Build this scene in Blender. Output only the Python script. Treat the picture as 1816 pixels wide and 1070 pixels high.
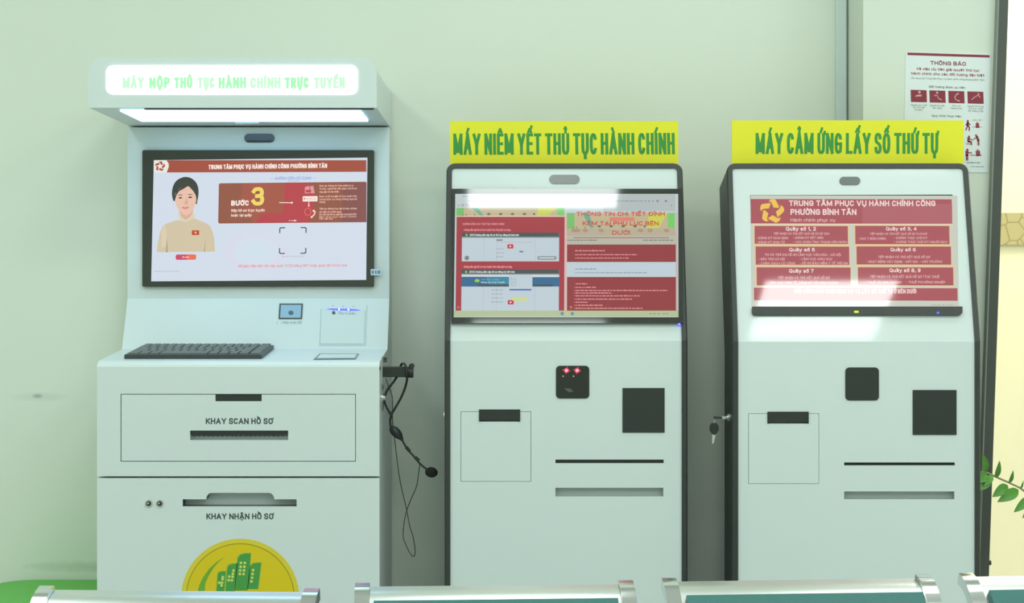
import bpy, math, random
from mathutils import Vector

# ------------------------------------------------------------------ clear
for o in list(bpy.data.objects):
    bpy.data.objects.remove(o, do_unlink=True)
SC = bpy.context.scene
COL = SC.collection

# ------------------------------------------------------------------ camera / world / exposure
F, CX, CY = 2900.0, 908.0, 535.0          # focal length and centre, in pixels of 1816x1070
D0, H = 3.6, 1.25                          # camera distance to the machines' fronts, camera height
cam_d = bpy.data.cameras.new('camera')
cam_d.sensor_width = 36.0
cam_d.lens = F / 1816.0 * 36.0
cam = bpy.data.objects.new('camera', cam_d)
cam.location = (0, -D0, H)
cam.rotation_euler = (math.radians(90), 0, 0)
COL.objects.link(cam)
SC.camera = cam

W = bpy.data.worlds.new('world')
SC.world = W
W.use_nodes = True
W.node_tree.nodes['Background'].inputs[0].default_value = (0.9, 1.0, 0.95, 1)
W.node_tree.nodes['Background'].inputs[1].default_value = 0.3

SC.view_settings.view_transform = 'Standard'
SC.view_settings.look = 'None'
SC.view_settings.exposure = 0.0
SC.view_settings.gamma = 1.0
SC.view_settings.use_curve_mapping = False

LAMP = 10.5                                 # radiance of the ceiling panels
LAMP_COL = (0.90, 1.0, 0.96)
NEXT_ROOM_LAMP = 13.0

# ------------------------------------------------------------------ materials
def lin(c):
    c = c / 255.0
    return c / 12.92 if c <= 0.04045 else ((c + 0.055) / 1.055) ** 2.4

def L(rgb):
    return tuple(lin(v) for v in rgb) + (1.0,)

def mat(name, col, rough=0.5, metal=0.0, spec=0.5, emit=None, strength=0.0, coat=0.0, coat_rough=0.03):
    m = bpy.data.materials.new(name)
    m.use_nodes = True
    b = m.node_tree.nodes['Principled BSDF']
    b.inputs['Base Color'].default_value = tuple(col[:3]) + (1,)
    b.inputs['Roughness'].default_value = rough
    b.inputs['Metallic'].default_value = metal
    b.inputs['Specular IOR Level'].default_value = spec
    if coat:
        b.inputs['Coat Weight'].default_value = coat
        b.inputs['Coat Roughness'].default_value = coat_rough
    if emit is not None:
        b.inputs['Emission Color'].default_value = tuple(emit[:3]) + (1,)
        b.inputs['Emission Strength'].default_value = strength
    return m

def noise_variation(m, scale=6.0, amount=0.06, bump=0.0, bump_scale=200.0):
    """slight mottling of the base colour and an optional fine bump"""
    nt = m.node_tree
    b = nt.nodes['Principled BSDF']
    col = tuple(b.inputs['Base Color'].default_value)
    tc = nt.nodes.new('ShaderNodeTexCoord')
    nz = nt.nodes.new('ShaderNodeTexNoise')
    nz.inputs['Scale'].default_value = scale
    nz.inputs['Detail'].default_value = 5
    nt.links.new(tc.outputs['Object'], nz.inputs['Vector'])
    mx = nt.nodes.new('ShaderNodeMix')
    mx.data_type = 'RGBA'
    mx.inputs['A'].default_value = tuple(c * (1 - amount) for c in col[:3]) + (1,)
    mx.inputs['B'].default_value = tuple(min(1, c * (1 + amount)) for c in col[:3]) + (1,)
    nt.links.new(nz.outputs['Fac'], mx.inputs['Factor'])
    nt.links.new(mx.outputs['Result'], b.inputs['Base Color'])
    if bump:
        n2 = nt.nodes.new('ShaderNodeTexNoise')
        n2.inputs['Scale'].default_value = bump_scale
        nt.links.new(tc.outputs['Object'], n2.inputs['Vector'])
        bp = nt.nodes.new('ShaderNodeBump')
        bp.inputs['Strength'].default_value = bump
        bp.inputs['Distance'].default_value = 0.002
        nt.links.new(n2.outputs['Fac'], bp.inputs['Height'])
        nt.links.new(bp.outputs['Normal'], b.inputs['Normal'])
    return mx

M = {}
M['white'] = mat('white_powder_coat', (0.69, 0.775, 0.77), 0.34)
noise_variation(M['white'], 3, 0.015, 0.04, 900)
M['white_gloss'] = mat('white_gloss_coat', (0.70, 0.775, 0.775), 0.35, coat=1.0, coat_rough=0.05)
M['seam'] = mat('dark_seam', (0.05, 0.06, 0.06), 0.7)
M['frame'] = mat('charcoal_frame', (0.035, 0.04, 0.037), 0.42)
noise_variation(M['frame'], 60, 0.12, 0.15, 900)
M['black'] = mat('black_plastic', (0.022, 0.026, 0.024), 0.4)
M['black_gloss'] = mat('black_glass', (0.018, 0.021, 0.017), 0.06, spec=0.5)
M['bezel'] = mat('screen_bezel', (0.024, 0.027, 0.021), 0.05, spec=0.9)
M['grey_window'] = mat('grey_camera_window', (0.085, 0.10, 0.10), 0.2)
M['chrome'] = mat('chrome', (0.80, 0.82, 0.82), 0.12, 1.0)
M['steel'] = mat('brushed_steel', (0.82, 0.85, 0.83), 0.30, 1.0)
M['silver'] = mat('silver_lock', (0.62, 0.64, 0.62), 0.25, 1.0)
M['teal'] = mat('teal_leatherette', L((52, 112, 108)), 0.45)
noise_variation(M['teal'], 30, 0.08, 0.3, 400)
M['recess'] = mat('grey_recess', (0.15, 0.17, 0.17), 0.5)
M['recess_light'] = mat('pale_recess', (0.52, 0.58, 0.57), 0.5)
M['ink'] = mat('dark_grey_ink', L((62, 74, 70)), 0.6)
M['faint_ink'] = mat('faint_grey_ink', L((150, 172, 178)), 0.6)
M['sign_yellow'] = mat('yellow_sign_board', L((240, 236, 40)), 0.45)
M['sign_green'] = mat('green_sign_letters', L((58, 150, 62)), 0.5)
M['logo_yellow'] = mat('logo_yellow', L((226, 200, 12)), 0.5)
M['logo_rim'] = mat('logo_rim', L((226, 205, 52)), 0.5)
M['logo_line'] = mat('logo_line', L((150, 148, 10)), 0.5)
M['logo_green'] = mat('logo_green', L((72, 156, 70)), 0.5)
M['logo_lime'] = mat('logo_lime', L((112, 172, 50)), 0.5)
M['logo_window'] = mat('logo_window', L((220, 224, 110)), 0.5)
M['logo_edge'] = mat('logo_edge', L((160, 190, 60)), 0.5)
M['green_plastic'] = mat('green_plastic', L((104, 192, 82)), 0.55)
noise_variation(M['green_plastic'], 25, 0.05)
M['leaf'] = mat('glossy_leaf', L((88, 150, 52)), 0.35)
noise_variation(M['leaf'], 30, 0.25)
M['leaf_stem'] = mat('leaf_stem', L((140, 150, 110)), 0.5)
M['pot'] = mat('white_ceramic_pot', (0.7, 0.7, 0.68), 0.3)
M['soil'] = mat('dark_soil', (0.03, 0.022, 0.015), 0.9)
M['cable'] = mat('black_cable', (0.02, 0.022, 0.02), 0.5)
M['thin_cable'] = mat('grey_black_cable', (0.03, 0.033, 0.03), 0.5)
M['foam'] = mat('black_foam', (0.018, 0.019, 0.018), 0.95)
noise_variation(M['foam'], 200, 0.3, 0.6, 600)
M['key_cap'] = mat('dark_grey_key', (0.085, 0.10, 0.095), 0.4)
M['key_base'] = mat('keyboard_base', (0.045, 0.055, 0.055), 0.45)
M['paper'] = mat('white_paper', (0.78, 0.84, 0.86), 0.5)
M['poster_red'] = mat('poster_dark_red', L((140, 42, 62)), 0.5)
M['poster_red2'] = mat('poster_brown_red', L((160, 62, 72)), 0.5)
M['poster_pink'] = mat('poster_pink', L((225, 160, 160)), 0.5)
M['poster_grey'] = mat('poster_grey', L((135, 140, 145)), 0.5)
M['poster_dark'] = mat('poster_dark', L((80, 80, 90)), 0.5)
M['sticker'] = mat('pale_sticker', L((205, 220, 228)), 0.4)
M['sticker_blue'] = mat('sticker_blue', L((110, 140, 170)), 0.4)
M['pvc'] = mat('white_pvc_trunking', (0.66, 0.76, 0.76), 0.4)
M['alu'] = mat('dark_bronze_aluminium', (0.075, 0.083, 0.073), 0.42)
M['alu_highlight'] = mat('aluminium_edge_highlight', (0.25, 0.28, 0.25), 0.4)  # paler grey, the jamb edge's highlight put into the colour
M['pad_grey'] = mat('grey_reader_pad', L((212, 226, 224)), 0.35)
M['scan_glass'] = mat('scanner_glass', L((158, 192, 216)), 0.08)
M['lens'] = mat('scanner_lens', L((90, 115, 128)), 0.15)
M['ceiling'] = mat('white_ceiling', (0.82, 0.82, 0.82), 0.8)
M['lamp'] = mat('ceiling_panel_light', (0.8, 0.8, 0.8), 0.5, emit=LAMP_COL, strength=LAMP)
M['lamp_dim'] = mat('dimmer_ceiling_panel_light', (0.8, 0.8, 0.8), 0.5, emit=LAMP_COL, strength=LAMP*0.42)
M['lamp_next'] = mat('next_room_panel_light', (0.8, 0.8, 0.8), 0.5, emit=(1.0, 0.98, 0.9), strength=NEXT_ROOM_LAMP)
M['strip_light'] = mat('canopy_strip_light', (0.4, 0.4, 0.4), 0.3, emit=(0.38, 0.70, 1.0), strength=3.1)
M['sign_light'] = mat('lit_sign_panel', (0.3, 0.3, 0.3), 0.3, emit=(0.97, 1.0, 1.0), strength=1.4)
M['sign_letter'] = mat('lit_sign_letters', (0.2, 0.3, 0.2), 0.3, emit=L((140, 248, 158)), strength=1.0)
M['sign_letter_faint'] = mat('lit_sign_letters_washed', (0.2, 0.3, 0.2), 0.3, emit=L((178, 250, 188)), strength=1.0)
M['led_red'] = mat('red_led', (0.3, 0, 0), 0.3, emit=(1.0, 0.03, 0.07), strength=6.0)
M['led_core'] = mat('red_led_core', (0.3, 0, 0), 0.3, emit=(1.0, 0.22, 0.30), strength=2.5)
M['led_blue'] = mat('blue_led', (0, 0, 0.3), 0.3, emit=(0.08, 0.10, 1.0), strength=2.0)
M['led_core_blue'] = mat('blue_led_core', (0.3, 0.3, 0.5), 0.3, emit=(0.6, 0.85, 1.0), strength=1.5)

# painted walls: pale green, with the scuff the photograph shows on the stretch beside the machines
def wall_material():
    m = mat('pale_green_wall_paint', (0.765, 0.825, 0.725), 0.6)
    mx = noise_variation(m, 1.5, 0.03, 0.05, 300)
    nt = m.node_tree
    b = nt.nodes['Principled BSDF']
    tc = nt.nodes.new('ShaderNodeTexCoord')
    sep = nt.nodes.new('ShaderNodeSeparateXYZ')
    nt.links.new(tc.outputs['Object'], sep.inputs[0])
    prev = mx.outputs['Result']
    def blotch(x, z, rx, rz, col, amt, prev):
        def n(op, a, bb):
            q = nt.nodes.new('ShaderNodeMath'); q.operation = op
            for i, v in enumerate((a, bb)):
                if v is None:
                    continue
                if isinstance(v, (int, float)):
                    q.inputs[i].default_value = v
                else:
                    nt.links.new(v, q.inputs[i])
            return q.outputs[0]
        dx = n('DIVIDE', n('SUBTRACT', sep.outputs['X'], x), rx)
        dz = n('DIVIDE', n('SUBTRACT', sep.outputs['Z'], z), rz)
        r2 = n('ADD', n('MULTIPLY', dx, dx), n('MULTIPLY', dz, dz))
        nz = nt.nodes.new('ShaderNodeTexNoise'); nz.inputs['Scale'].default_value = 25
        nt.links.new(tc.outputs['Object'], nz.inputs['Vector'])
        v = n('SUBTRACT', n('ADD', n('MULTIPLY', nz.outputs['Fac'], 1.2), 0.4), r2)
        q = nt.nodes.new('ShaderNodeMath'); q.operation = 'MULTIPLY'; q.use_clamp = True
        nt.links.new(v, q.inputs[0]); q.inputs[1].default_value = amt
        mm = nt.nodes.new('ShaderNodeMix'); mm.data_type = 'RGBA'
        nt.links.new(q.outputs[0], mm.inputs['Factor'])
        nt.links.new(prev, mm.inputs['A'])
        mm.inputs['B'].default_value = col
        return mm.outputs['Result']
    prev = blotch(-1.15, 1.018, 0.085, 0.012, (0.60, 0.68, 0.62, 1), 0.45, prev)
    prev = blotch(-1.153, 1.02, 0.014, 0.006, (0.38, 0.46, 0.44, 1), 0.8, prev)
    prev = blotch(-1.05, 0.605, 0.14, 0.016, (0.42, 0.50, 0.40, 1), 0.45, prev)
    nt.links.new(prev, b.inputs['Base Color'])
    return m
M['wall'] = wall_material()
M['column'] = mat('pale_column_paint', (0.72, 0.775, 0.68), 0.6)
noise_variation(M['column'], 2, 0.02)
M['next_wall'] = mat('pale_yellow_wall_paint', (0.86, 0.82, 0.61), 0.6)

def marble_material():
    m = mat('cracked_beige_tile', L((214, 200, 140)), 0.35)
    nt = m.node_tree
    b = nt.nodes['Principled BSDF']
    tc = nt.nodes.new('ShaderNodeTexCoord')
    vo = nt.nodes.new('ShaderNodeTexVoronoi')
    vo.feature = 'DISTANCE_TO_EDGE'
    vo.inputs['Scale'].default_value = 22
    nt.links.new(tc.outputs['Object'], vo.inputs['Vector'])
    rp = nt.nodes.new('ShaderNodeValToRGB')
    rp.color_ramp.elements[0].color = (0.30, 0.24, 0.10, 1)
    rp.color_ramp.elements[1].color = (0.50, 0.43, 0.22, 1)
    rp.color_ramp.elements[1].position = 0.06
    nt.links.new(vo.outputs['Distance'], rp.inputs[0])
    nt.links.new(rp.outputs[0], b.inputs['Base Color'])
    return m
M['marble'] = marble_material()

def floor_material():
    m = mat('grey_floor_tile', (0.68, 0.70, 0.68), 0.2)
    nt = m.node_tree
    b = nt.nodes['Principled BSDF']
    tc = nt.nodes.new('ShaderNodeTexCoord')
    br = nt.nodes.new('ShaderNodeTexBrick')
    br.offset = 0.0
    br.inputs['Color1'].default_value = (0.70, 0.72, 0.70, 1)
    br.inputs['Color2'].default_value = (0.66, 0.68, 0.66, 1)
    br.inputs['Mortar'].default_value = (0.25, 0.26, 0.24, 1)
    br.inputs['Scale'].default_value = 1.0
    br.inputs['Brick Width'].default_value = 0.6
    br.inputs['Row Height'].default_value = 0.6
    br.inputs['Mortar Size'].default_value = 0.004
    nt.links.new(tc.outputs['Object'], br.inputs['Vector'])
    nt.links.new(br.outputs['Color'], b.inputs['Base Color'])
    return m
M['floor'] = floor_material()

_scr = {}
def scr(rgb):
    """light given off by a screen pixel of this colour"""
    k = ('scr', rgb)
    if k not in _scr:
        _scr[k] = mat('screen_colour_%02x%02x%02x' % rgb, (0.012, 0.012, 0.012), 0.04, spec=0.9, emit=L(rgb), strength=1.0)
    return _scr[k]

# ------------------------------------------------------------------ mesh builder
class MB:
    """collects faces with materials in world coordinates; build() links them as ONE mesh object"""
    def __init__(s):
        s.v, s.f, s.mi, s.mats, s.sm = [], [], [], [], []
    def m(s, material):
        if material not in s.mats:
            s.mats.append(material)
        return s.mats.index(material)
    def add(s, verts, faces, material, smooth=False):
        b = len(s.v); k = s.m(material)
        s.v += [tuple(p) for p in verts]
        for f in faces:
            s.f.append([b + i for i in f]); s.mi.append(k); s.sm.append(smooth)
    def box(s, x0, x1, y0, y1, z0, z1, material):
        v = [(x0,y0,z0),(x1,y0,z0),(x1,y1,z0),(x0,y1,z0),(x0,y0,z1),(x1,y0,z1),(x1,y1,z1),(x0,y1,z1)]
        s.add(v, [(0,3,2,1),(4,5,6,7),(0,1,5,4),(1,2,6,5),(2,3,7,6),(3,0,4,7)], material)
    def prism(s, a, b, material, smooth=False):
        """solid between two point loops of equal length"""
        n = len(a)
        s.add(list(a) + list(b), [list(range(n))[::-1], list(range(n, 2*n))], material)
        s.add(list(a) + list(b), [(i, (i+1) % n, n + (i+1) % n, n + i) for i in range(n)], material, smooth)
    def extrude_x(s, prof, x0, x1, material, smooth=False):
        s.prism([(x0, y, z) for y, z in prof], [(x1, y, z) for y, z in prof], material, smooth)
    def tube(s, path, r, material, n=10, closed=False):
        P = [Vector(p) for p in path]
        R = r if isinstance(r, (list, tuple)) else [r] * len(P)
        rings = []
        up = Vector((0.13, 0.97, 0.21)).normalized()
        for i, p in enumerate(P):
            t = (P[min(i+1, len(P)-1)] - P[max(i-1, 0)]).normalized()
            a = t.cross(up)
            if a.length < 1e-4:
                a = t.cross(Vector((1, 0, 0)))
            a.normalize(); bb = t.cross(a)
            rings.append([p + (a*math.cos(2*math.pi*k/n) + bb*math.sin(2*math.pi*k/n)) * R[i] for k in range(n)])
        v = [q for rr in rings for q in rr]
        f = []
        for i in range(len(P)-1):
            for k in range(n):
                f.append((i*n+k, i*n+(k+1) % n, (i+1)*n+(k+1) % n, (i+1)*n+k))
        s.add(v, f, material, True)
        s.add(rings[0], [list(range(n))[::-1]], material)
        s.add(rings[-1], [list(range(n))], material)
    def ball(s, c, rx, ry, rz, material, nu=20, nv=12, rot=None):
        v, f = [], []
        for j in range(nv+1):
            ph = math.pi * j / nv
            for i in range(nu):
                th = 2*math.pi*i/nu
                p = Vector((rx*math.sin(ph)*math.cos(th), ry*math.sin(ph)*math.sin(th), rz*math.cos(ph)))
                if rot is not None:
                    p = rot @ p
                v.append(Vector(c) + p)
        for j in range(nv):
            for i in range(nu):
                f.append((j*nu+i, (j+1)*nu+i, (j+1)*nu+(i+1) % nu, j*nu+(i+1) % nu))
        s.add(v, f, material, True)
    def build(s, name, parent=None, bevel=0.0, seg=2, recalc=True):
        off = Vector(parent.matrix_world_loc) if hasattr(parent, 'matrix_world_loc') else ORIGIN.get(parent.name, Vector((0,0,0))) if parent else Vector((0,0,0))
        me = bpy.data.meshes.new(name)
        me.from_pydata([tuple(Vector(p) - off) for p in s.v], [], s.f)
        for m_ in s.mats:
            me.materials.append(m_)
        for i, p in enumerate(me.polygons):
            p.material_index = s.mi[i]
            p.use_smooth = s.sm[i]
        me.update()
        o = bpy.data.objects.new(name, me)
        COL.objects.link(o)
        if parent:
            o.parent = parent
            ORIGIN[o.name] = off
        if bevel:
            md = o.modifiers.new('bevel', 'BEVEL')
            md.width = bevel; md.segments = seg; md.limit_method = 'ANGLE'; md.angle_limit = math.radians(50)
        return o

ORIGIN = {}     # where each thing's own origin stands, so that its parts are stored relative to it

def thing(name, label, cat, loc=(0, 0, 0), group=None):
    o = bpy.data.objects.new(name, None)
    COL.objects.link(o)
    o.empty_display_size = 0.1
    o.location = loc
    o['label'] = label; o['category'] = cat
    if group:
        o['group'] = group
    ORIGIN[o.name] = Vector(loc)
    return o

def tag(o, label, cat, group=None):
    o['label'] = label; o['category'] = cat
    if group:
        o['group'] = group
    return o

def struct(o):
    o['kind'] = 'structure'
    return o

# ------------------------------------------------------------------ planes measured in the photograph
class Face:
    """a plane across x that passes y0, zb and leans back by th from the vertical"""
    def __init__(s, y0, zb=0.0, th=0.0):
        s.y0, s.zb, s.th = y0, zb, math.radians(th)
        s.c, s.s = math.cos(s.th), math.sin(s.th)
    def uv(s, px, py):
        k = (CY - py) / F
        v = (k * (D0 + s.y0) - (s.zb - H)) / (s.c - k * s.s)
        return ((px - CX) / F * (D0 + s.y0 + v * s.s), v)
    def P(s, u, v, n=0.0):
        return (u, s.y0 + v * s.s - n * s.c, s.zb + v * s.c + n * s.s)
    def at(s, px, py, n=0.0):
        return s.P(*s.uv(px, py), n)
    def rect(s, x0, y0, x1, y1):
        """pixel rectangle (top y0, bottom y1) -> u0, u1, v0, v1"""
        a, b, c, d = s.uv(x0, y0), s.uv(x1, y0), s.uv(x1, y1), s.uv(x0, y1)
        return ((a[0]+d[0])/2, (b[0]+c[0])/2, (c[1]+d[1])/2, (a[1]+b[1])/2)

class Sheet:
    """a flat rectangle on a Face, addressed by the photograph's pixels within the quad tl, tr, br, bl"""
    def __init__(s, face, tl, tr, br, bl, rot=0.0):
        s.face, s.q = face, (tl, tr, br, bl)
        w = [face.uv(*p) for p in s.q]
        s.u0, s.u1 = (w[0][0]+w[3][0])/2, (w[1][0]+w[2][0])/2
        s.v1, s.v0 = (w[0][1]+w[1][1])/2, (w[2][1]+w[3][1])/2
        s.rot = math.radians(rot)
    def st(s, px, py):
        tl, tr, br, bl = s.q
        a = b = 0.5
        for _ in range(8):
            xl = tl[0] + (bl[0]-tl[0])*b; xr = tr[0] + (br[0]-tr[0])*b
            a = (px - xl) / (xr - xl)
            yt = tl[1] + (tr[1]-tl[1])*a; yb = bl[1] + (br[1]-bl[1])*a
            b = (py - yt) / (yb - yt)
        return a, b
    def uv(s, px, py):
        a, b = s.st(px, py)
        u, v = s.u0 + (s.u1-s.u0)*a, s.v1 + (s.v0-s.v1)*b
        if s.rot:
            cu, cv = (s.u0+s.u1)/2, (s.v0+s.v1)/2
            du, dv = u-cu, v-cv
            u = cu + du*math.cos(s.rot) - dv*math.sin(s.rot)
            v = cv + du*math.sin(s.rot) + dv*math.cos(s.rot)
        return u, v
    def at(s, px, py, n=0.0):
        return s.face.P(*s.uv(px, py), n)

LAY = 0.00012   # how far one printed layer lies above the next

def poly_px(mb, sh, pts, material, layer=1, base=0.0):
    mb.add([sh.at(x, y, base + layer*LAY) for x, y in pts], [list(range(len(pts)))[::-1]], material)

def rect_px(mb, sh, x0, y0, x1, y1, material, layer=1, base=0.0):
    poly_px(mb, sh, [(x0, y0), (x1, y0), (x1, y1), (x0, y1)], material, layer, base)

def rrect_pts(x0, y0, x1, y1, r, n=5, corners=(1, 1, 1, 1)):
    """rounded rectangle; corners tl, tr, br, bl"""
    out = []
    for (cx, cy, a0, on, px, py) in ((x0+r, y0+r, 180, corners[0], x0, y0), (x1-r, y0+r, 270, corners[1], x1, y0),
                                     (x1-r, y1-r, 0, corners[2], x1, y1), (x0+r, y1-r, 90, corners[3], x0, y1)):
        if not on:
            out.append((px, py)); continue
        for k in range(n+1):
            a = math.radians(a0 + 90*k/n)
            out.append((cx + r*math.cos(a), cy + r*math.sin(a)))
    return out

def rrect_px(mb, sh, x0, y0, x1, y1, r, material, layer=1, base=0.0):
    poly_px(mb, sh, rrect_pts(x0, y0, x1, y1, r), material, layer, base)

def disc_px(mb, sh, cx, cy, r, material, layer=1, base=0.0, n=20, ry=None):
    ry = ry or r
    poly_px(mb, sh, [(cx+r*math.cos(2*math.pi*k/n), cy+ry*math.sin(2*math.pi*k/n)) for k in range(n)], material, layer, base)

def line_px(mb, sh, pts, w, material, layer=1, base=0.0):
    for i in range(len(pts)-1):
        (xa, ya), (xb, yb) = pts[i], pts[i+1]
        d = math.hypot(xb-xa, yb-ya) or 1
        nx, ny = -(yb-ya)/d*w/2, (xb-xa)/d*w/2
        ex, ey = (xb-xa)/d*w*0.25, (yb-ya)/d*w*0.25
        poly_px(mb, sh, [(xa+nx-ex, ya+ny-ey), (xb+nx+ex, yb+ny+ey), (xb-nx+ex, yb-ny+ey), (xa-nx-ex, ya-ny-ey)][::-1], material, layer, base)

# lettering drawn with strokes of one width: centre lines in a 0..1 box per capital, with the Vietnamese marks
def _arc(cx, cy, rx, ry, a0, a1, n=10, p=2.5):
    out = []
    for k in range(n+1):
        a = math.radians(a0 + (a1-a0)*k/n)
        c, s_ = math.cos(a), math.sin(a)
        out.append((cx + rx*math.copysign(abs(c)**(2/p), c), cy + ry*math.copysign(abs(s_)**(2/p), s_)))
    return out
XH = 0.70
_O = _arc(.5, .5, .5, .5, 90, 450, 24)
_o = _arc(.5, XH/2, .5, XH/2, 90, 450, 20)
_S = [(.97, .80), (.88, .95), (.62, 1), (.35, 1), (.1, .93), (.02, .77), (.1, .6), (.35, .54), (.65, .47), (.92, .38), (1, .22), (.9, .06), (.65, 0), (.35, 0), (.1, .06), (.01, .22)]
_n = [(0, 0), (0, XH)], [(0, XH*.62), (.12, XH*.92), (.5, XH), (.88, XH*.92), (1, XH*.68), (1, 0)]
_u = [(0, XH), (0, XH*.3), (.12, XH*.08), (.45, 0), (.85, XH*.1), (1, XH*.32)], [(1, XH), (1, 0)]
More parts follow.
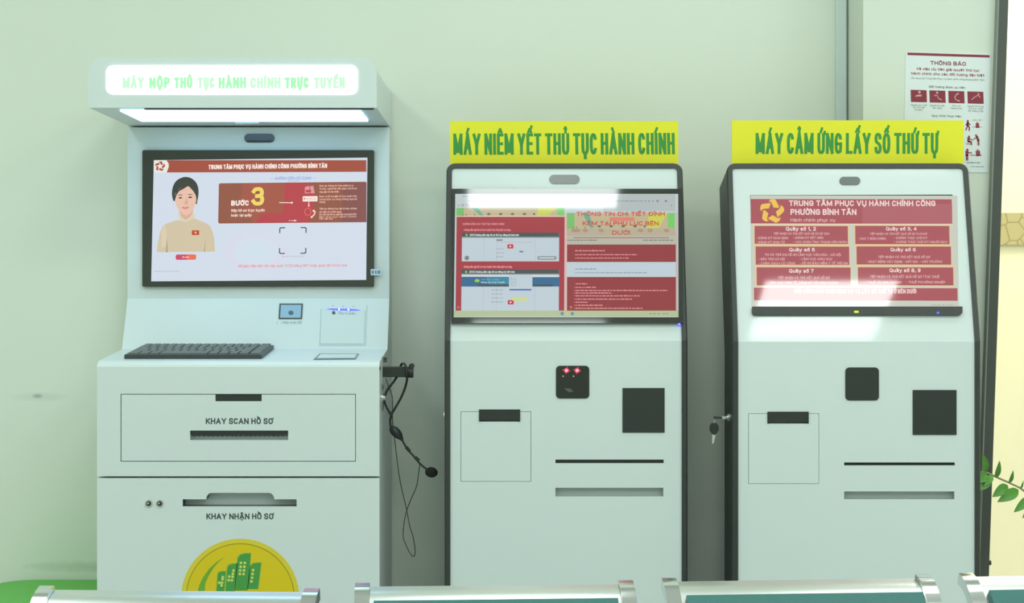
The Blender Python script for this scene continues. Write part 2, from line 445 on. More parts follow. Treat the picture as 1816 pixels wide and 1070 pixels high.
GLYPH = {
 'A': (.62, [[(0, 0), (.5, 1), (1, 0)], [(.17, .30), (.83, .30)]]),
 'B': (.50, [[(0, 0), (0, 1), (.6, 1), (.88, .95), (.95, .77), (.88, .58), (.6, .53), (0, .53)], [(.6, .53), (.92, .46), (1, .27), (.92, .06), (.6, 0), (0, 0)]]),
 'C': (.50, [_arc(.5, .5, .5, .5, 32, 328, 18)]),
 'D': (.52, [[(0, 0), (0, 1), (.5, 1), (.85, .93), (1, .72), (1, .28), (.85, .07), (.5, 0), (0, 0)]]),
 'E': (.44, [[(1, 1), (0, 1), (0, 0), (1, 0)], [(0, .52), (.88, .52)]]),
 'F': (.42, [[(1, 1), (0, 1), (0, 0)], [(0, .5), (.85, .5)]]),
 'G': (.54, [_arc(.5, .5, .5, .5, 32, 270, 14) + [(.9, .06), (1, .25), (1, .48), (.55, .48)]]),
 'H': (.54, [[(0, 0), (0, 1)], [(1, 0), (1, 1)], [(0, .52), (1, .52)]]),
 'I': (.0, [[(.5, 0), (.5, 1)]]),
 'J': (.36, [[(1, 1), (1, .22), (.8, .02), (.4, 0), (.1, .06), (0, .25)]]),
 'K': (.54, [[(0, 0), (0, 1)], [(1, 1), (.04, .42)], [(.30, .58), (1, 0)]]),
 'L': (.42, [[(0, 1), (0, 0), (1, 0)]]),
 'M': (.74, [[(0, 0), (0, 1)], [(0, 1), (.5, .1)], [(.5, .1), (1, 1)], [(1, 1), (1, 0)]]),
 'N': (.56, [[(0, 0), (0, 1)], [(0, 1), (1, 0)], [(1, 0), (1, 1)]]),
 'O': (.56, [_O]),
 'P': (.50, [[(0, 0), (0, 1), (.6, 1), (.92, .93), (1, .74), (.92, .54), (.6, .46), (0, .46)]]),
 'Q': (.58, [_O, [(.6, .22), (1.02, -.10)]]),
 'R': (.52, [[(0, 0), (0, 1), (.6, 1), (.9, .94), (.97, .75), (.9, .56), (.6, .49), (0, .49)], [(.55, .49), (1, 0)]]),
 'S': (.50, [_S]),
 'T': (.52, [[(0, 1), (1, 1)], [(.5, 1), (.5, 0)]]),
 'U': (.54, [[(0, 1), (0, .30), (.06, .10), (.28, 0), (.72, 0), (.94, .10), (1, .30), (1, 1)]]),
 'V': (.60, [[(0, 1), (.5, 0), (1, 1)]]),
 'W': (.86, [[(0, 1), (.25, 0), (.5, .9), (.75, 0), (1, 1)]]),
 'X': (.58, [[(0, 0), (1, 1)], [(0, 1), (1, 0)]]),
 'Y': (.60, [[(0, 1), (.5, .45), (1, 1)], [(.5, .45), (.5, 0)]]),
 'Z': (.52, [[(0, 1), (1, 1), (0, 0), (1, 0)]]),
 'a': (.40, [[(.05, XH*.85), (.3, XH), (.7, XH), (.95, XH*.85), (1, XH*.65), (1, 0)], [(1, XH*.55), (.35, XH*.53), (.05, XH*.42), (.0, XH*.2), (.15, .02), (.5, 0), (.9, .08), (1, .2)]]),
 'b': (.42, [[(0, 1), (0, 0)], _o]), 'c': (.38, [_arc(.5, XH/2, .5, XH/2, 40, 320, 14)]),
 'd': (.42, [[(1, 1), (1, 0)], _o]), 'e': (.42, [[(0, XH*.5), (1, XH*.5)] + _arc(.5, XH/2, .5, XH/2, 10, 315, 14)]),
 'f': (.28, [[(1, .98), (.6, 1), (.4, .85), (.4, 0)], [(0, XH), (.9, XH)]]),
 'g': (.42, [_o, [(1, XH), (1, -.12), (.85, -.26), (.5, -.30), (.1, -.24)]]),
 'h': (.42, [[(0, 0), (0, 1)], _n[1]]), 'i': (.0, [[(.5, 0), (.5, XH)]]), 'k': (.40, [[(0, 0), (0, 1)], [(.95, XH), (.05, XH*.4)], [(.3, XH*.58), (1, 0)]]),
 'l': (.0, [[(.5, 0), (.5, 1)]]),
 'm': (.68, [[(0, 0), (0, XH)], [(0, XH*.7), (.12, XH), (.38, XH), (.5, XH*.75), (.5, 0)], [(.5, XH*.7), (.62, XH), (.88, XH), (1, XH*.75), (1, 0)]]),
 'n': (.42, list(_n)), 'o': (.44, [_o]), 'p': (.42, [[(0, XH), (0, -.28)], _o]), 'q': (.42, [[(1, XH), (1, -.28)], _o]),
 'r': (.26, [[(0, 0), (0, XH)], [(0, XH*.6), (.3, XH*.95), (1, XH)]]), 's': (.36, [[(x, y*XH) for x, y in _S]]),
 't': (.28, [[(.4, .95), (.4, .12), (.6, 0), (1, .02)], [(0, XH), (.95, XH)]]),
 'u': (.42, list(_u)), 'v': (.42, [[(0, XH), (.5, 0), (1, XH)]]), 'w': (.62, [[(0, XH), (.25, 0), (.5, XH*.9), (.75, 0), (1, XH)]]),
 'x': (.42, [[(0, 0), (1, XH)], [(0, XH), (1, 0)]]), 'y': (.44, [[(0, XH), (.52, 0)], [(1, XH), (.40, -.22), (.05, -.28)]]),
 'z': (.4, [[(0, XH), (1, XH), (0, 0), (1, 0)]]),
 '0': (.48, [_O]), '1': (.20, [[(0, .8), (1, 1), (1, 0)]]), '2': (.48, [[(.02, .76), (.1, .94), (.4, 1), (.7, .99), (.96, .84), (.95, .62), (.75, .42), (0, 0), (1, 0)]]),
 '3': (.48, [[(.03, .84), (.2, .97), (.5, 1), (.8, .97), (.95, .84), (.93, .64), (.75, .54), (.4, .52)], [(.75, .54), (.97, .42), (1, .22), (.85, .05), (.5, 0), (.18, .04), (.0, .17)]]),
 '4': (.52, [[(.75, 0), (.75, 1), (0, .28), (1, .28)]]), '5': (.48, [[(.92, 1), (.12, 1), (.06, .55), (.4, .63), (.8, .58), (1, .33), (.88, .07), (.5, 0), (.15, .04), (0, .18)]]),
 '6': (.48, [[(.85, .95), (.55, 1), (.2, .87), (.03, .55), (0, .3), (.15, .06), (.5, 0), (.85, .06), (1, .3), (.85, .53), (.5, .6), (.15, .53), (.01, .35)]]),
 '7': (.48, [[(0, 1), (1, 1), (.35, 0)]]), '8': (.48, [_arc(.5, .77, .44, .23, 90, 450, 16), _arc(.5, .27, .5, .27, 90, 450, 16)]),
 '9': (.48, [[(.15, .05), (.45, 0), (.8, .13), (.97, .45), (1, .7), (.85, .94), (.5, 1), (.15, .94), (0, .7), (.15, .47), (.5, .4), (.85, .47), (.99, .65)]]),
 ',': (.06, [[(.8, .08), (0, -.16)]]), '.': (.0, [[(.5, 0), (.5, .06)]]), '-': (.26, [[(0, .42), (1, .42)]]), '(': (.14, [[(1, 1.05), (.1, .75), (.1, .2), (1, -.1)]]),
 ')': (.14, [[(0, 1.05), (.9, .75), (.9, .2), (0, -.1)]]), '[': (.14, [[(1, 1.05), (0, 1.05), (0, -.08), (1, -.08)]]), ']': (.14, [[(0, 1.05), (1, 1.05), (1, -.08), (0, -.08)]]),
 '‹': (.2, [[(1, .75), (0, .45), (1, .15)]]), '›': (.2, [[(0, .75), (1, .45), (0, .15)]]), ':': (.0, [[(.5, .1), (.5, .2)], [(.5, .55), (.5, .65)]]),
}
import unicodedata
def glyph(ch):
    """width and strokes (weight, points) of one character with its marks"""
    bar = ch in 'Đđ'
    if bar:
        ch = {'Đ': 'D', 'đ': 'd'}[ch]
    dec = unicodedata.normalize('NFD', ch)
    base, marks = dec[0], dec[1:]
    if base not in GLYPH:
        return (.3, [])
    w, st = GLYPH[base]
    st = [(1.0, p) for p in st]
    top = 1.0 if base.isupper() or base in 'bdhkl' else XH
    if base == 'i' and not any(m in marks for m in '\u0300\u0301\u0309\u0303'):
        st.append((1.0, [(.5, .9), (.5, 1.0)]))
    if bar:
        st.append((.8, [(-.28, .52), (.42, .52)] if ch == 'D' else [(.5, .86), (1.3, .86)]))
    ww = max(w, .12)
    def xs(c, d):                      # half width d in cap heights about the centre c, as fractions of the glyph
        return c + d/ww if w > 0 else c + d/.12
    lift = 0.0
    if '\u031b' in marks:
        st.append((.8, [(1.0, top*.97), (xs(1.0, .10), top*1.0), (xs(1.0, .14), top*1.14)]))
    y = top + .13
    if '\u0302' in marks:
        st.append((.8, [(xs(.5, -.16), y+.02), (.5, y+.17), (xs(.5, .16), y+.02)])); lift = .17
    if '\u0306' in marks:
        st.append((.8, [(xs(.5, -.16), y+.17), (xs(.5, -.08), y+.05), (xs(.5, .08), y+.05), (xs(.5, .16), y+.17)])); lift = .15
    dx = .13 if lift else 0.0
    yl = y + (lift*.75 if lift else 0)
    if '\u0301' in marks:
        st.append((.8, [(xs(.5, dx-.05), yl), (xs(.5, dx+.09), yl+.20)]))
    if '\u0300' in marks:
        st.append((.8, [(xs(.5, -dx+.05), yl), (xs(.5, -dx-.09), yl+.20)]))
    if '\u0309' in marks:
        st.append((.8, [(xs(.5, dx-.08), yl+.20), (xs(.5, dx), yl+.26), (xs(.5, dx+.08), yl+.20), (xs(.5, dx+.01), yl+.09), (xs(.5, dx+.01), yl)]))
    if '\u0303' in marks:
        st.append((.8, [(xs(.5, -.16), yl+.04), (xs(.5, -.08), yl+.12), (xs(.5, .08), yl+.06), (xs(.5, .16), yl+.14)]))
    if '\u0323' in marks:
        st.append((1.0, [(.5, -.26), (.5, -.16)]))
    return (w, st)

def stroke_px(mb, sh, pts, w, material, n):
    """a mitred ribbon of width w pixels along pts, at height n over the sheet"""
    P = []
    for p in pts:
        if not P or abs(p[0]-P[-1][0]) + abs(p[1]-P[-1][1]) > 1e-6:
            P.append(p)
    m = len(P)
    if m < 2:
        return
    closed = m > 3 and abs(P[0][0]-P[-1][0]) + abs(P[0][1]-P[-1][1]) < 1e-6
    for i in range(1, m-1):                              # a sharp corner starts a new stroke
        a, c, e = P[i-1], P[i], P[i+1]
        d0, d1 = math.hypot(c[0]-a[0], c[1]-a[1]), math.hypot(e[0]-c[0], e[1]-c[1])
        if ((c[0]-a[0])*(e[0]-c[0]) + (c[1]-a[1])*(e[1]-c[1])) / (d0*d1) < -.2:
            stroke_px(mb, sh, P[:i+1], w, material, n)
            stroke_px(mb, sh, P[i:], w, material, n + 0.000001)
            return
    if closed:
        P = P[:-1]; m -= 1
    else:                                                # square ends
        def ext(a, c):
            d = math.hypot(a[0]-c[0], a[1]-c[1])
            return (a[0]+(a[0]-c[0])/d*w/2, a[1]+(a[1]-c[1])/d*w/2)
        P[0], P[-1] = ext(P[0], P[1]), ext(P[-1], P[-2])
    nr = []
    for i in range(m if closed else m-1):
        a, c = P[i], P[(i+1) % m]
        d = math.hypot(c[0]-a[0], c[1]-a[1])
        nr.append(((c[1]-a[1])/d, -(c[0]-a[0])/d))
    lft, rgt = [], []
    for i in range(m):
        if closed:
            n0, n1 = nr[i-1], nr[i]
        else:
            n0, n1 = nr[max(i-1, 0)], nr[min(i, m-2)]
        dx, dy = n0[0]+n1[0], n0[1]+n1[1]
        q = 1 + n0[0]*n1[0] + n0[1]*n1[1]
        k = 1/max(q, .5)
        lft.append((P[i][0]+dx*k*w/2, P[i][1]+dy*k*w/2)); rgt.append((P[i][0]-dx*k*w/2, P[i][1]-dy*k*w/2))
    v = [sh.at(x, y, n) for x, y in lft] + [sh.at(x, y, n) for x, y in rgt]
    f = [(i, (i+1) % m, m+(i+1) % m, m+i) for i in range(m if closed else m-1)]
    mb.add(v, f, material)

def text_px(mb, sh, s, x0, x1, ycap, ybase, material, layer=2, base=0.0, fat=0.0, shear=0.0, copies=0, sw=None):
    """lettering between x0 and x1, capitals from ybase up to ycap; sw = stroke width in pixels"""
    cap = ybase - ycap
    w = sw or cap*(.20 if fat >= .7 else .165 if fat else .14)
    gl = [None if c == ' ' else glyph(c) for c in s]
    n = sum(1 for g in gl if g)
    tot = sum(g[0] if g else .22 for g in gl) + .11*(len(gl)-1)
    while (x1-x0) - n*w < .42*(x1-x0)*(1 if n > 1 else .5) and w > .25:
        w *= .95
    k = ((x1-x0) - n*w)/tot if tot else 1.0
    x = x0
    for i, g in enumerate(gl):
        if g is None:
            x += (.22+.11)*k; continue
        gw, st = g
        if s[i] in 'S3s689':
            st = [(q, [tuple(v)[:2] for v in catmull([(a, c, 0) for a, c in pts], 4)] if len(pts) > 5 else pts) for q, pts in st]
        for j, (q, pts) in enumerate(st):
            unit = gw*k if gw else .12*max(k, cap*.5)
            pp = []
            for (a, c) in pts:
                yy = ybase - w/2 - c*(cap-w)
                xx = x + w/2 + (a*unit if gw else (a-.5)*unit) - (ybase-yy)*0 + shear*(ybase-yy)
                pp.append((xx, yy))
            stroke_px(mb, sh, pp, w*q, material, base + layer*LAY + (j + 4*(i % 2))*0.000002)
        x += gw*k + w + .11*k

def greek_px(mb, sh, x0, x1, y, h, material, layer=2, base=0.0, seed=1):
    """a line of writing too small to read: words as short uneven marks"""
    r = random.Random(seed)
    x = x0
    while x < x1 - 0.5:
        w = min(r.uniform(2.5, 8.0), x1 - x)
        k = x
        while k < x + w:
            c = min(r.uniform(0.7, 1.3), x + w - k)
            hh = h * r.choice((0.65, 0.7, 0.8, 1.0))
            rect_px(mb, sh, k, y + (h-hh)*0.7, k + c*0.82, y + h, material, layer, base)
            k += c
        x += w + r.uniform(0.8, 1.6)

def plate(mb, face, rect, holes, depth, thick, material, inner=None):
    """a sheet in plane coordinates with rectangular recesses; rect / holes are u0, u1, v0, v1"""
    inner = inner or material
    us = sorted({round(q, 6) for r in [rect]+holes for q in r[:2]})
    vs = sorted({round(q, 6) for r in [rect]+holes for q in r[2:4]})
    us = [u for u in us if rect[0]-1e-6 <= u <= rect[1]+1e-6]
    vs = [v for v in vs if rect[2]-1e-6 <= v <= rect[3]+1e-6]
    def inside(u, v):
        return any(h[0] < u < h[1] and h[2] < v < h[3] for h in holes)
    for i in range(len(us)-1):
        for j in range(len(vs)-1):
            ua, ub, va, vb = us[i], us[i+1], vs[j], vs[j+1]
            um, vm = (ua+ub)/2, (va+vb)/2
            hole = inside(um, vm)
            n = -depth if hole else 0.0
            mb.add([face.P(ua, va, n), face.P(ub, va, n), face.P(ub, vb, n), face.P(ua, vb, n)], [(0, 1, 2, 3)], inner if hole else material)
            if hole:
                du = 1e-5
                if not inside(ua-du, vm):
                    mb.add([face.P(ua, va, 0), face.P(ua, va, n), face.P(ua, vb, n), face.P(ua, vb, 0)], [(0, 1, 2, 3)], inner)
                if not inside(ub+du, vm):
                    mb.add([face.P(ub, va, n), face.P(ub, va, 0), face.P(ub, vb, 0), face.P(ub, vb, n)], [(0, 1, 2, 3)], inner)
                if not inside(um, va-du):
                    mb.add([face.P(ua, va, 0), face.P(ub, va, 0), face.P(ub, va, n), face.P(ua, va, n)], [(0, 1, 2, 3)], inner)
                if not inside(um, vb+du):
                    mb.add([face.P(ua, vb, n), face.P(ub, vb, n), face.P(ub, vb, 0), face.P(ua, vb, 0)], [(0, 1, 2, 3)], inner)
    a, b, c, d = rect
    t = -thick
    for (p, q) in (((a, c), (b, c)), ((b, c), (b, d)), ((b, d), (a, d)), ((a, d), (a, c))):
        mb.add([face.P(*q, 0), face.P(*p, 0), face.P(*p, t), face.P(*q, t)], [(0, 1, 2, 3)], material)

def slab(mb, face, pts_px, n0, n1, material, smooth=False):
    """a solid from an outline in pixels, between heights n0 and n1 over the plane"""
    mb.prism([face.at(x, y, n0) for x, y in pts_px], [face.at(x, y, n1) for x, y in pts_px], material, smooth)

def slab_uv(mb, face, pts, n0, n1, material, smooth=False):
    mb.prism([face.P(u, v, n0) for u, v in pts], [face.P(u, v, n1) for u, v in pts], material, smooth)

def catmull(pts, n=8):
    P = [Vector(p) for p in pts]
    P = [P[0]*2-P[1]] + P + [P[-1]*2-P[-2]]
    out = []
    for i in range(1, len(P)-2):
        for k in range(n):
            t = k/n
            a, b, c, d = P[i-1], P[i], P[i+1], P[i+2]
            out.append(0.5*((2*b)+(c-a)*t+(2*a-5*b+4*c-d)*t*t+(3*b-a-3*c+d)*t**3))
    out.append(P[-2])
    return out

# ------------------------------------------------------------------ the room
WALL_Y, COL_Y, FAR_Y = 0.375, 0.195, 1.6
X_L, X_R, Y_B, CEIL = -2.7, 4.2, -6.6, 3.0
COL_X = 0.815
def jamb_x(z):                               # the aluminium jamb leans a little
    return 1.100 + 0.034*(z - 1.25)

b = MB(); b.box(X_L-0.2, X_R+0.2, Y_B-0.2, FAR_Y+0.2, -0.1, 0.0, M['floor']); struct(b.build('floor'))
b = MB(); b.box(X_L-0.2, X_R+0.2, Y_B-0.2, FAR_Y+0.2, CEIL, CEIL+0.1, M['ceiling']); struct(b.build('ceiling'))
b = MB(); b.box(X_L-0.2, COL_X, WALL_Y, WALL_Y+0.15, 0, CEIL, M['wall']); struct(b.build('wall_back'))
b = MB(); b.box(X_L-0.15, X_L, Y_B, WALL_Y, 0, CEIL, M['wall']); struct(b.build('wall_left'))
b = MB(); b.box(X_R, X_R+0.15, Y_B, FAR_Y, 0, CEIL, M['column']); struct(b.build('wall_right'))
b = MB(); b.box(X_L-0.15, X_R+0.15, Y_B-0.15, Y_B, 0, CEIL, M['column']); struct(b.build('wall_front'))
# the column between the wall and the doorway
b = MB()
fr = [(COL_X, 0), (jamb_x(0)+0.008, 0), (jamb_x(CEIL)+0.008, CEIL), (COL_X, CEIL)]
b.prism([(x, COL_Y, z) for x, z in fr], [(x, WALL_Y+0.15, z) for x, z in fr], M['column'])
struct(b.build('wall_column'))
# doorway jamb and a thin paler strip that paints the highlight along its edge
b = MB()
fr = [(jamb_x(0), 0), (jamb_x(0)+0.0225, 0), (jamb_x(CEIL)+0.0225, CEIL), (jamb_x(CEIL), CEIL)]
b.prism([(x, COL_Y-0.02, z) for x, z in fr], [(x, WALL_Y, z) for x, z in fr], M['alu'])
jamb = struct(b.build('door_1'))
b = MB()
fr = [(jamb_x(0)-0.002, 0), (jamb_x(0)+0.001, 0), (jamb_x(CEIL)+0.001, CEIL), (jamb_x(CEIL)-0.002, CEIL)]
b.prism([(x, COL_Y-0.021, z) for x, z in fr], [(x, COL_Y, z) for x, z in fr], M['alu_highlight'])
b.build('edge_highlight', jamb)
b = MB()
z = H - (997-CY)/764.0
x = jamb_x(z) + 0.0225
b.tube([(x-0.002, COL_Y-0.01, z), (x+0.006, COL_Y-0.01, z)], 0.006, M['black'], 12)
b.build('door_stop', jamb)
# wall right of the doorway, above it nothing is seen
b = MB(); b.box(2.3, X_R, WALL_Y, WALL_Y+0.15, 0, CEIL, M['column']); struct(b.build('wall_doorway'))
b = MB(); b.box(jamb_x(CEIL)-0.02, 2.3, WALL_Y, WALL_Y+0.15, 2.3, CEIL, M['column']); struct(b.build('trim_1'))
# the next room
b = MB(); b.box(0.3, X_R+0.15, FAR_Y, FAR_Y+0.15, 0, CEIL, M['next_wall']); struct(b.build('wall_far'))
b = MB(); b.box(0.3, 0.4, WALL_Y+0.15, FAR_Y, 0, CEIL, M['next_wall']); struct(b.build('wall_side'))
b = MB(); b.box(0.4, X_R, FAR_Y-0.012, FAR_Y, 1.43, 1.531, M['marble']); struct(b.build('trim_2'))
# white cable trunking in the corner beside the column
b = MB(); b.box(0.7855, 0.8105, WALL_Y-0.016, WALL_Y, 0, CEIL, M['pvc'])
struct(b.build('trim_3', bevel=0.002))

# ceiling panel lights
def ceiling_light(cx, cy, material, sx=0.3, sy=0.3, zc=CEIL):
    b = MB()
    b.box(cx-sx, cx+sx, cy-sy, cy+sy, zc-0.012, zc, M['ceiling'])
    o = b.build('ceiling_light')
    d = MB()
    d.add([(cx-sx+.01, cy-sy+.01, zc-0.0125), (cx+sx-.01, cy-sy+.01, zc-0.0125), (cx+sx-.01, cy+sy-.01, zc-0.0125), (cx-sx+.01, cy+sy-.01, zc-0.0125)], [(3, 2, 1, 0)], material)
    d.build('diffuser', o)
    o['kind'] = 'structure'
    return o
for cy in (-0.47, -1.97, -3.47, -4.97):
    for cx in (-1.80, 0.12, 1.40, 2.70):
        ceiling_light(cx, cy, M['lamp_dim' if cy > -1 else 'lamp'])
ceiling_light(1.75, 1.02, M['lamp_next'], 0.6, 0.3)
ceiling_light(3.1, 1.02, M['lamp_next'], 0.6, 0.3)

# ------------------------------------------------------------------ emblem: five folded ribbons round a star
def emblem(mb, sh, cx, cy, r, material, layer=3, edge=None):
    arm = [(-.30, -.76), (-.16, -.95), (.11, -1.0), (.30, -.95), (.43, -.70), (.60, -.32), (.54, -.27), (.14, -.30), (-.03, -.70), (-.14, -.81), (-.24, -.75)]
    for k in range(5):
        a = math.radians(72*k)
        q = [(cx + r*(x*math.cos(a) - y*math.sin(a)), cy + r*(x*math.sin(a) + y*math.cos(a))) for x, y in arm]
        poly_px(mb, sh, q, material, layer)
        if edge:
            poly_px(mb, sh, [q[0], q[1], q[9], q[10]], edge, layer+0.5)

def star(mb, sh, cx, cy, r, material, layer):
    pts = []
    for k in range(10):
        rr = r if k % 2 == 0 else r*0.42
        a = math.radians(-90 + 36*k)
        pts.append((cx + rr*math.cos(a), cy + rr*math.sin(a)))
    # fan of triangles
    for k in range(10):
        poly_px(mb, sh, [(cx, cy), pts[k], pts[(k+1) % 10]], material, layer)

# ================================================================== machine with the lit canopy
XL, XR = -0.9136, -0.2917
K1 = thing('kiosk', 'tall white kiosk with lit canopy sign, keyboard shelf and yellow logo', 'kiosk', ((XL+XR)/2, 0.2, 0))
f0 = Face(0.0)
prof = [(.03, 0), (.03, 1.098), (0, 1.098), (0, 1.106), (.0015, 1.1105), (.006, 1.1150), (.012, 1.1178), (.02, 1.1192),
        (.23, 1.138), (.286, 1.257), (.286, 1.665), (.365, 1.665), (.365, 0)]
b = MB(); b.extrude_x(prof, XL, XR, M['white']); body1 = b.build('body', K1, bevel=0.0025)

# upper front with the scan drawer, lower door
Z = lambda py: H - (py - CY)/(F/D0)
SEAM = Z(848)
dr = f0.rect(214, 699, 631, 819)
b = MB()
plate(b, Face(-.0005), (XL, XR, SEAM+0.0035, 1.1055), [dr], 0.02, 0.03, M['white'], M['seam'])
b.build('front_panel', K1)
g = 0.0014
b = MB()
slot = f0.rect(337, 764, 511, 781)
hnd = f0.rect(382, 698.5, 464, 712)
hnd = (hnd[0], hnd[1], hnd[2], dr[3]-g)
plate(b, f0, (dr[0]+g, dr[1]-g, dr[2]+g, dr[3]-g), [slot, (hnd[0], hnd[1], hnd[2], hnd[3]+1)], 0.018, 0.018, M['white'], M['white'])
drawer = b.build('drawer', K1)
b = MB()
b.prism([f0.P(hnd[0], hnd[2], -0.002), f0.P(hnd[1], hnd[2], -0.002), f0.P(hnd[1], hnd[3], -0.002), f0.P(hnd[0], hnd[3], -0.002)],
        [f0.P(hnd[0], hnd[2], -0.016), f0.P(hnd[1], hnd[2], -0.016), f0.P(hnd[1], hnd[3], -0.016), f0.P(hnd[0], hnd[3], -0.016)], M['black'])
b.build('handle', drawer)
# dark bristles along the top of the scan slot
b = MB()
b.box(slot[0]+.001, slot[1]-.001, .004, .016, slot[3]-.009, slot[3]-.0005, M['black'])
n = 62
for k in range(n):
    x = slot[0]+.002 + (slot[1]-slot[0]-.004)*k/n
    b.box(x, x+.0018, .004, .010, slot[3]-.0125-.0015*((k*7) % 3)/2, slot[3]-.009, M['black'])
b.build('slot_brush', drawer)
b = MB(); text_px(b, f0, 'KHAY SCAN HỒ SƠ', 365, 484, 742, 752.5, M['ink'], 2, fat=0.9, copies=3); b.build('lettering', drawer)

b = MB()
hb = f0.rect(324, 886, 526, 898.5)
holes = [hb]
tl, tr, tt = 366, 486, 874.5
for k in range(7):                                   # rounded shoulders of the tab-shaped opening
    a = math.radians(90*k/6)
    r = f0.rect(tl + 9*(1-math.cos(a)) + 0.01*k, tt + 9*(1-math.sin(a)), tr - 9*(1-math.cos(a)) - 0.01*k, 886)
    holes.append((r[0], r[1], hb[3]-0.0001*(k+1), r[3]))
plate(b, f0, (XL, XR, 0.06, SEAM-0.0005), holes, 0.045, 0.03, M['white'], M['recess'])
door1 = b.build('door', K1)
b = MB(); text_px(b, f0, 'KHAY NHẬN HỒ SƠ', 366, 485, 911, 921.5, M['ink'], 2, fat=0.9, copies=3); b.build('lettering', door1)
for px in (264, 283.5):                              # two little cam locks
    b = MB()
    x, _, zz = f0.at(px, 893.5)
    for (r0, r1, y, mm) in ((.0, .0085, -.002, M['silver']), (.0, .0055, -.0028, M['black'])):
        b.tube([(x, .001, zz), (x, y, zz)], r1, mm, 20)
    b.tube([(x-.001, -.0036, zz+.0008), (x-.001, -.001, zz+.0008)], .0022, M['silver'], 12)
    b.build('cam_lock', door1)
# round logo
b = MB()
lc = (426, 1060.5)
disc_px(b, f0, *lc, 104.5, M['logo_rim'], 2, n=72)
disc_px(b, f0, *lc, 96.5, M['logo_line'], 3, n=72)
disc_px(b, f0, *lc, 95.0, M['logo_yellow'], 4, n=72)
def cr(x, y):                                        # from the magnified crop
    return (300 + x/6.985, 940 + y/6.985)
def tower(pts, cells):
    P = [cr(*p) for p in pts]
    c = (sum(p[0] for p in P)/len(P), sum(p[1] for p in P)/len(P))
    poly_px(b, f0, [(x + (1.3 if x > c[0] else -1.3), y + (0 if y > c[1] else -1.5)) for x, y in P], M['logo_edge'], 5)
    poly_px(b, f0, P, M['logo_green'], 6)
    for x, y in cells:
        q = cr(x, y); rect_px(b, f0, q[0]-2.1, q[1]-2.1, q[0]+2.1, q[1]+2.1, M['logo_window'], 7)
tower([(578, 900), (605, 545), (622, 525), (655, 517), (700, 517), (668, 900)], [(665, 585), (662, 612), (622, 656), (656, 656), (650, 690)])
tower([(688, 900), (722, 470), (745, 435), (790, 423), (838, 423), (795, 900)], [(798, 505), (790, 545), (745, 580), (786, 582), (738, 625), (778, 625)])
tower([(820, 752), (852, 350), (880, 312), (935, 295), (1012, 295), (968, 752)], [(890, 410), (938, 410), (886, 458), (932, 458), (880, 503), (928, 503), (876, 548), (922, 548)])
tower([(975, 735), (1010, 450), (1035, 422), (1075, 412), (1140, 410), (1100, 735)], [(1040, 500), (1034, 547), (1028, 594), (1020, 640)])
# the swoosh and the ground curve
sw_o = [(352, 780), (372, 690), (420, 590), (490, 490), (580, 405), (690, 332)]
sw_i = [(690, 334), (610, 400), (545, 480), (490, 570), (450, 660), (438, 780)]
for k in range(5):
    poly_px(b, f0, [cr(*sw_o[k]), cr(*sw_o[k+1]), cr(*sw_i[4-k]), cr(*sw_i[5-k])], M['logo_lime'], 6)
b.build('logo', door1)

# plinth
b = MB(); b.box(XL+.01, XR-.01, .02, .36, 0, .06, M['frame']); b.build('plinth', K1)

# canopy
fc = Face(-0.075)
b = MB()
zt, zb_ = 1.776, 1.668
pts = [(XL, zb_)] + [(XR, zb_)]
R = .032
for k in range(9):
    a = math.radians(90*k/8); pts.append((XR-R+R*math.cos(a), zt-R+R*math.sin(a)))
for k in range(9):
    a = math.radians(90+90*k/8); pts.append((XL+R+R*math.cos(a), zt-R+R*math.sin(a)))
b.prism([(x, -.075, z) for x, z in pts], [(x, .37, z) for x, z in pts], M['white'])
canopy = b.build('canopy', K1, bevel=0.002)
sq = Sheet(fc, (188, 112.5), (634.5, 120), (634.5, 171), (188, 165))
b = MB()
poly = rrect_pts(188, 112.5, 634.5, 165, 13)
def shq(p):                                           # the sign's outline follows the panel's own slope
    return (p[0], p[1] + 6.8*(p[0]-188)/446.5)
b.prism([sq.at(*shq(p), 0.0) for p in poly], [sq.at(*shq(p), 0.0025) for p in poly], M['sign_light'])
lit = b.build('lit_sign', canopy)
b = MB()
words = [('MÁY', 218, 256, 1), ('NỘP', 265, 302, 0), ('THỦ', 309, 342, 0), ('TỤC', 351, 381, 1), ('HÀNH', 388, 437, 0), ('CHÍNH', 444, 498, 1), ('TRỰC', 505, 548, 0), ('TUYẾN', 557, 612, 1)]
for w, xa, xb, faint in words:
    dy = 6.8*(((xa+xb)/2)-188)/446.5
    text_px(b, sq, w, xa, xb, 134+dy, 153.5+dy, M['sign_letter_faint' if faint else 'sign_letter'], 2, base=.0026, sw=4.6)
b.build('lettering', lit)
# underside: long slot and strip light
b = MB(); b.box(-.795, XR-.008, -.066, -.052, zb_-.002, zb_+.001, M['seam']); b.build('underside_slot', canopy)
b = MB(); b.box(-.853, -.331, -.042, .165, zb_-.004, zb_, M['strip_light']); b.build('strip_light', canopy)
b = MB(); b.box(-.64, -.585, .18, .215, zb_-.006, zb_, M['white']); b.build('light_clip', canopy)

# upper body: camera window, screen
f1 = Face(0.286)
b = MB(); slab(b, f1, rrect_pts(433.5, 237.5, 487, 253, 7.5), -0.001, 0.003, M['black_gloss']); b.build('camera_window', K1)
b = MB(); slab(b, f1, rrect_pts(254, 267, 664, 509, 3, 3), -0.001, 0.010, M['bezel']); monitor1 = b.build('monitor', K1, bevel=0.0015)
f1s = Face(0.286-0.0102)
S1 = Sheet(f1s, (270.5, 282), (648.5, 286.5), (650.5, 496.5), (275, 494))
b = MB()
WHT, RED, BRN, MAG = scr((206, 215, 230)), scr((158, 62, 42)), scr((142, 72, 52)), scr((178, 44, 60))
rect_px(b, S1, 270.5, 282, 650.5, 498, WHT, 0)
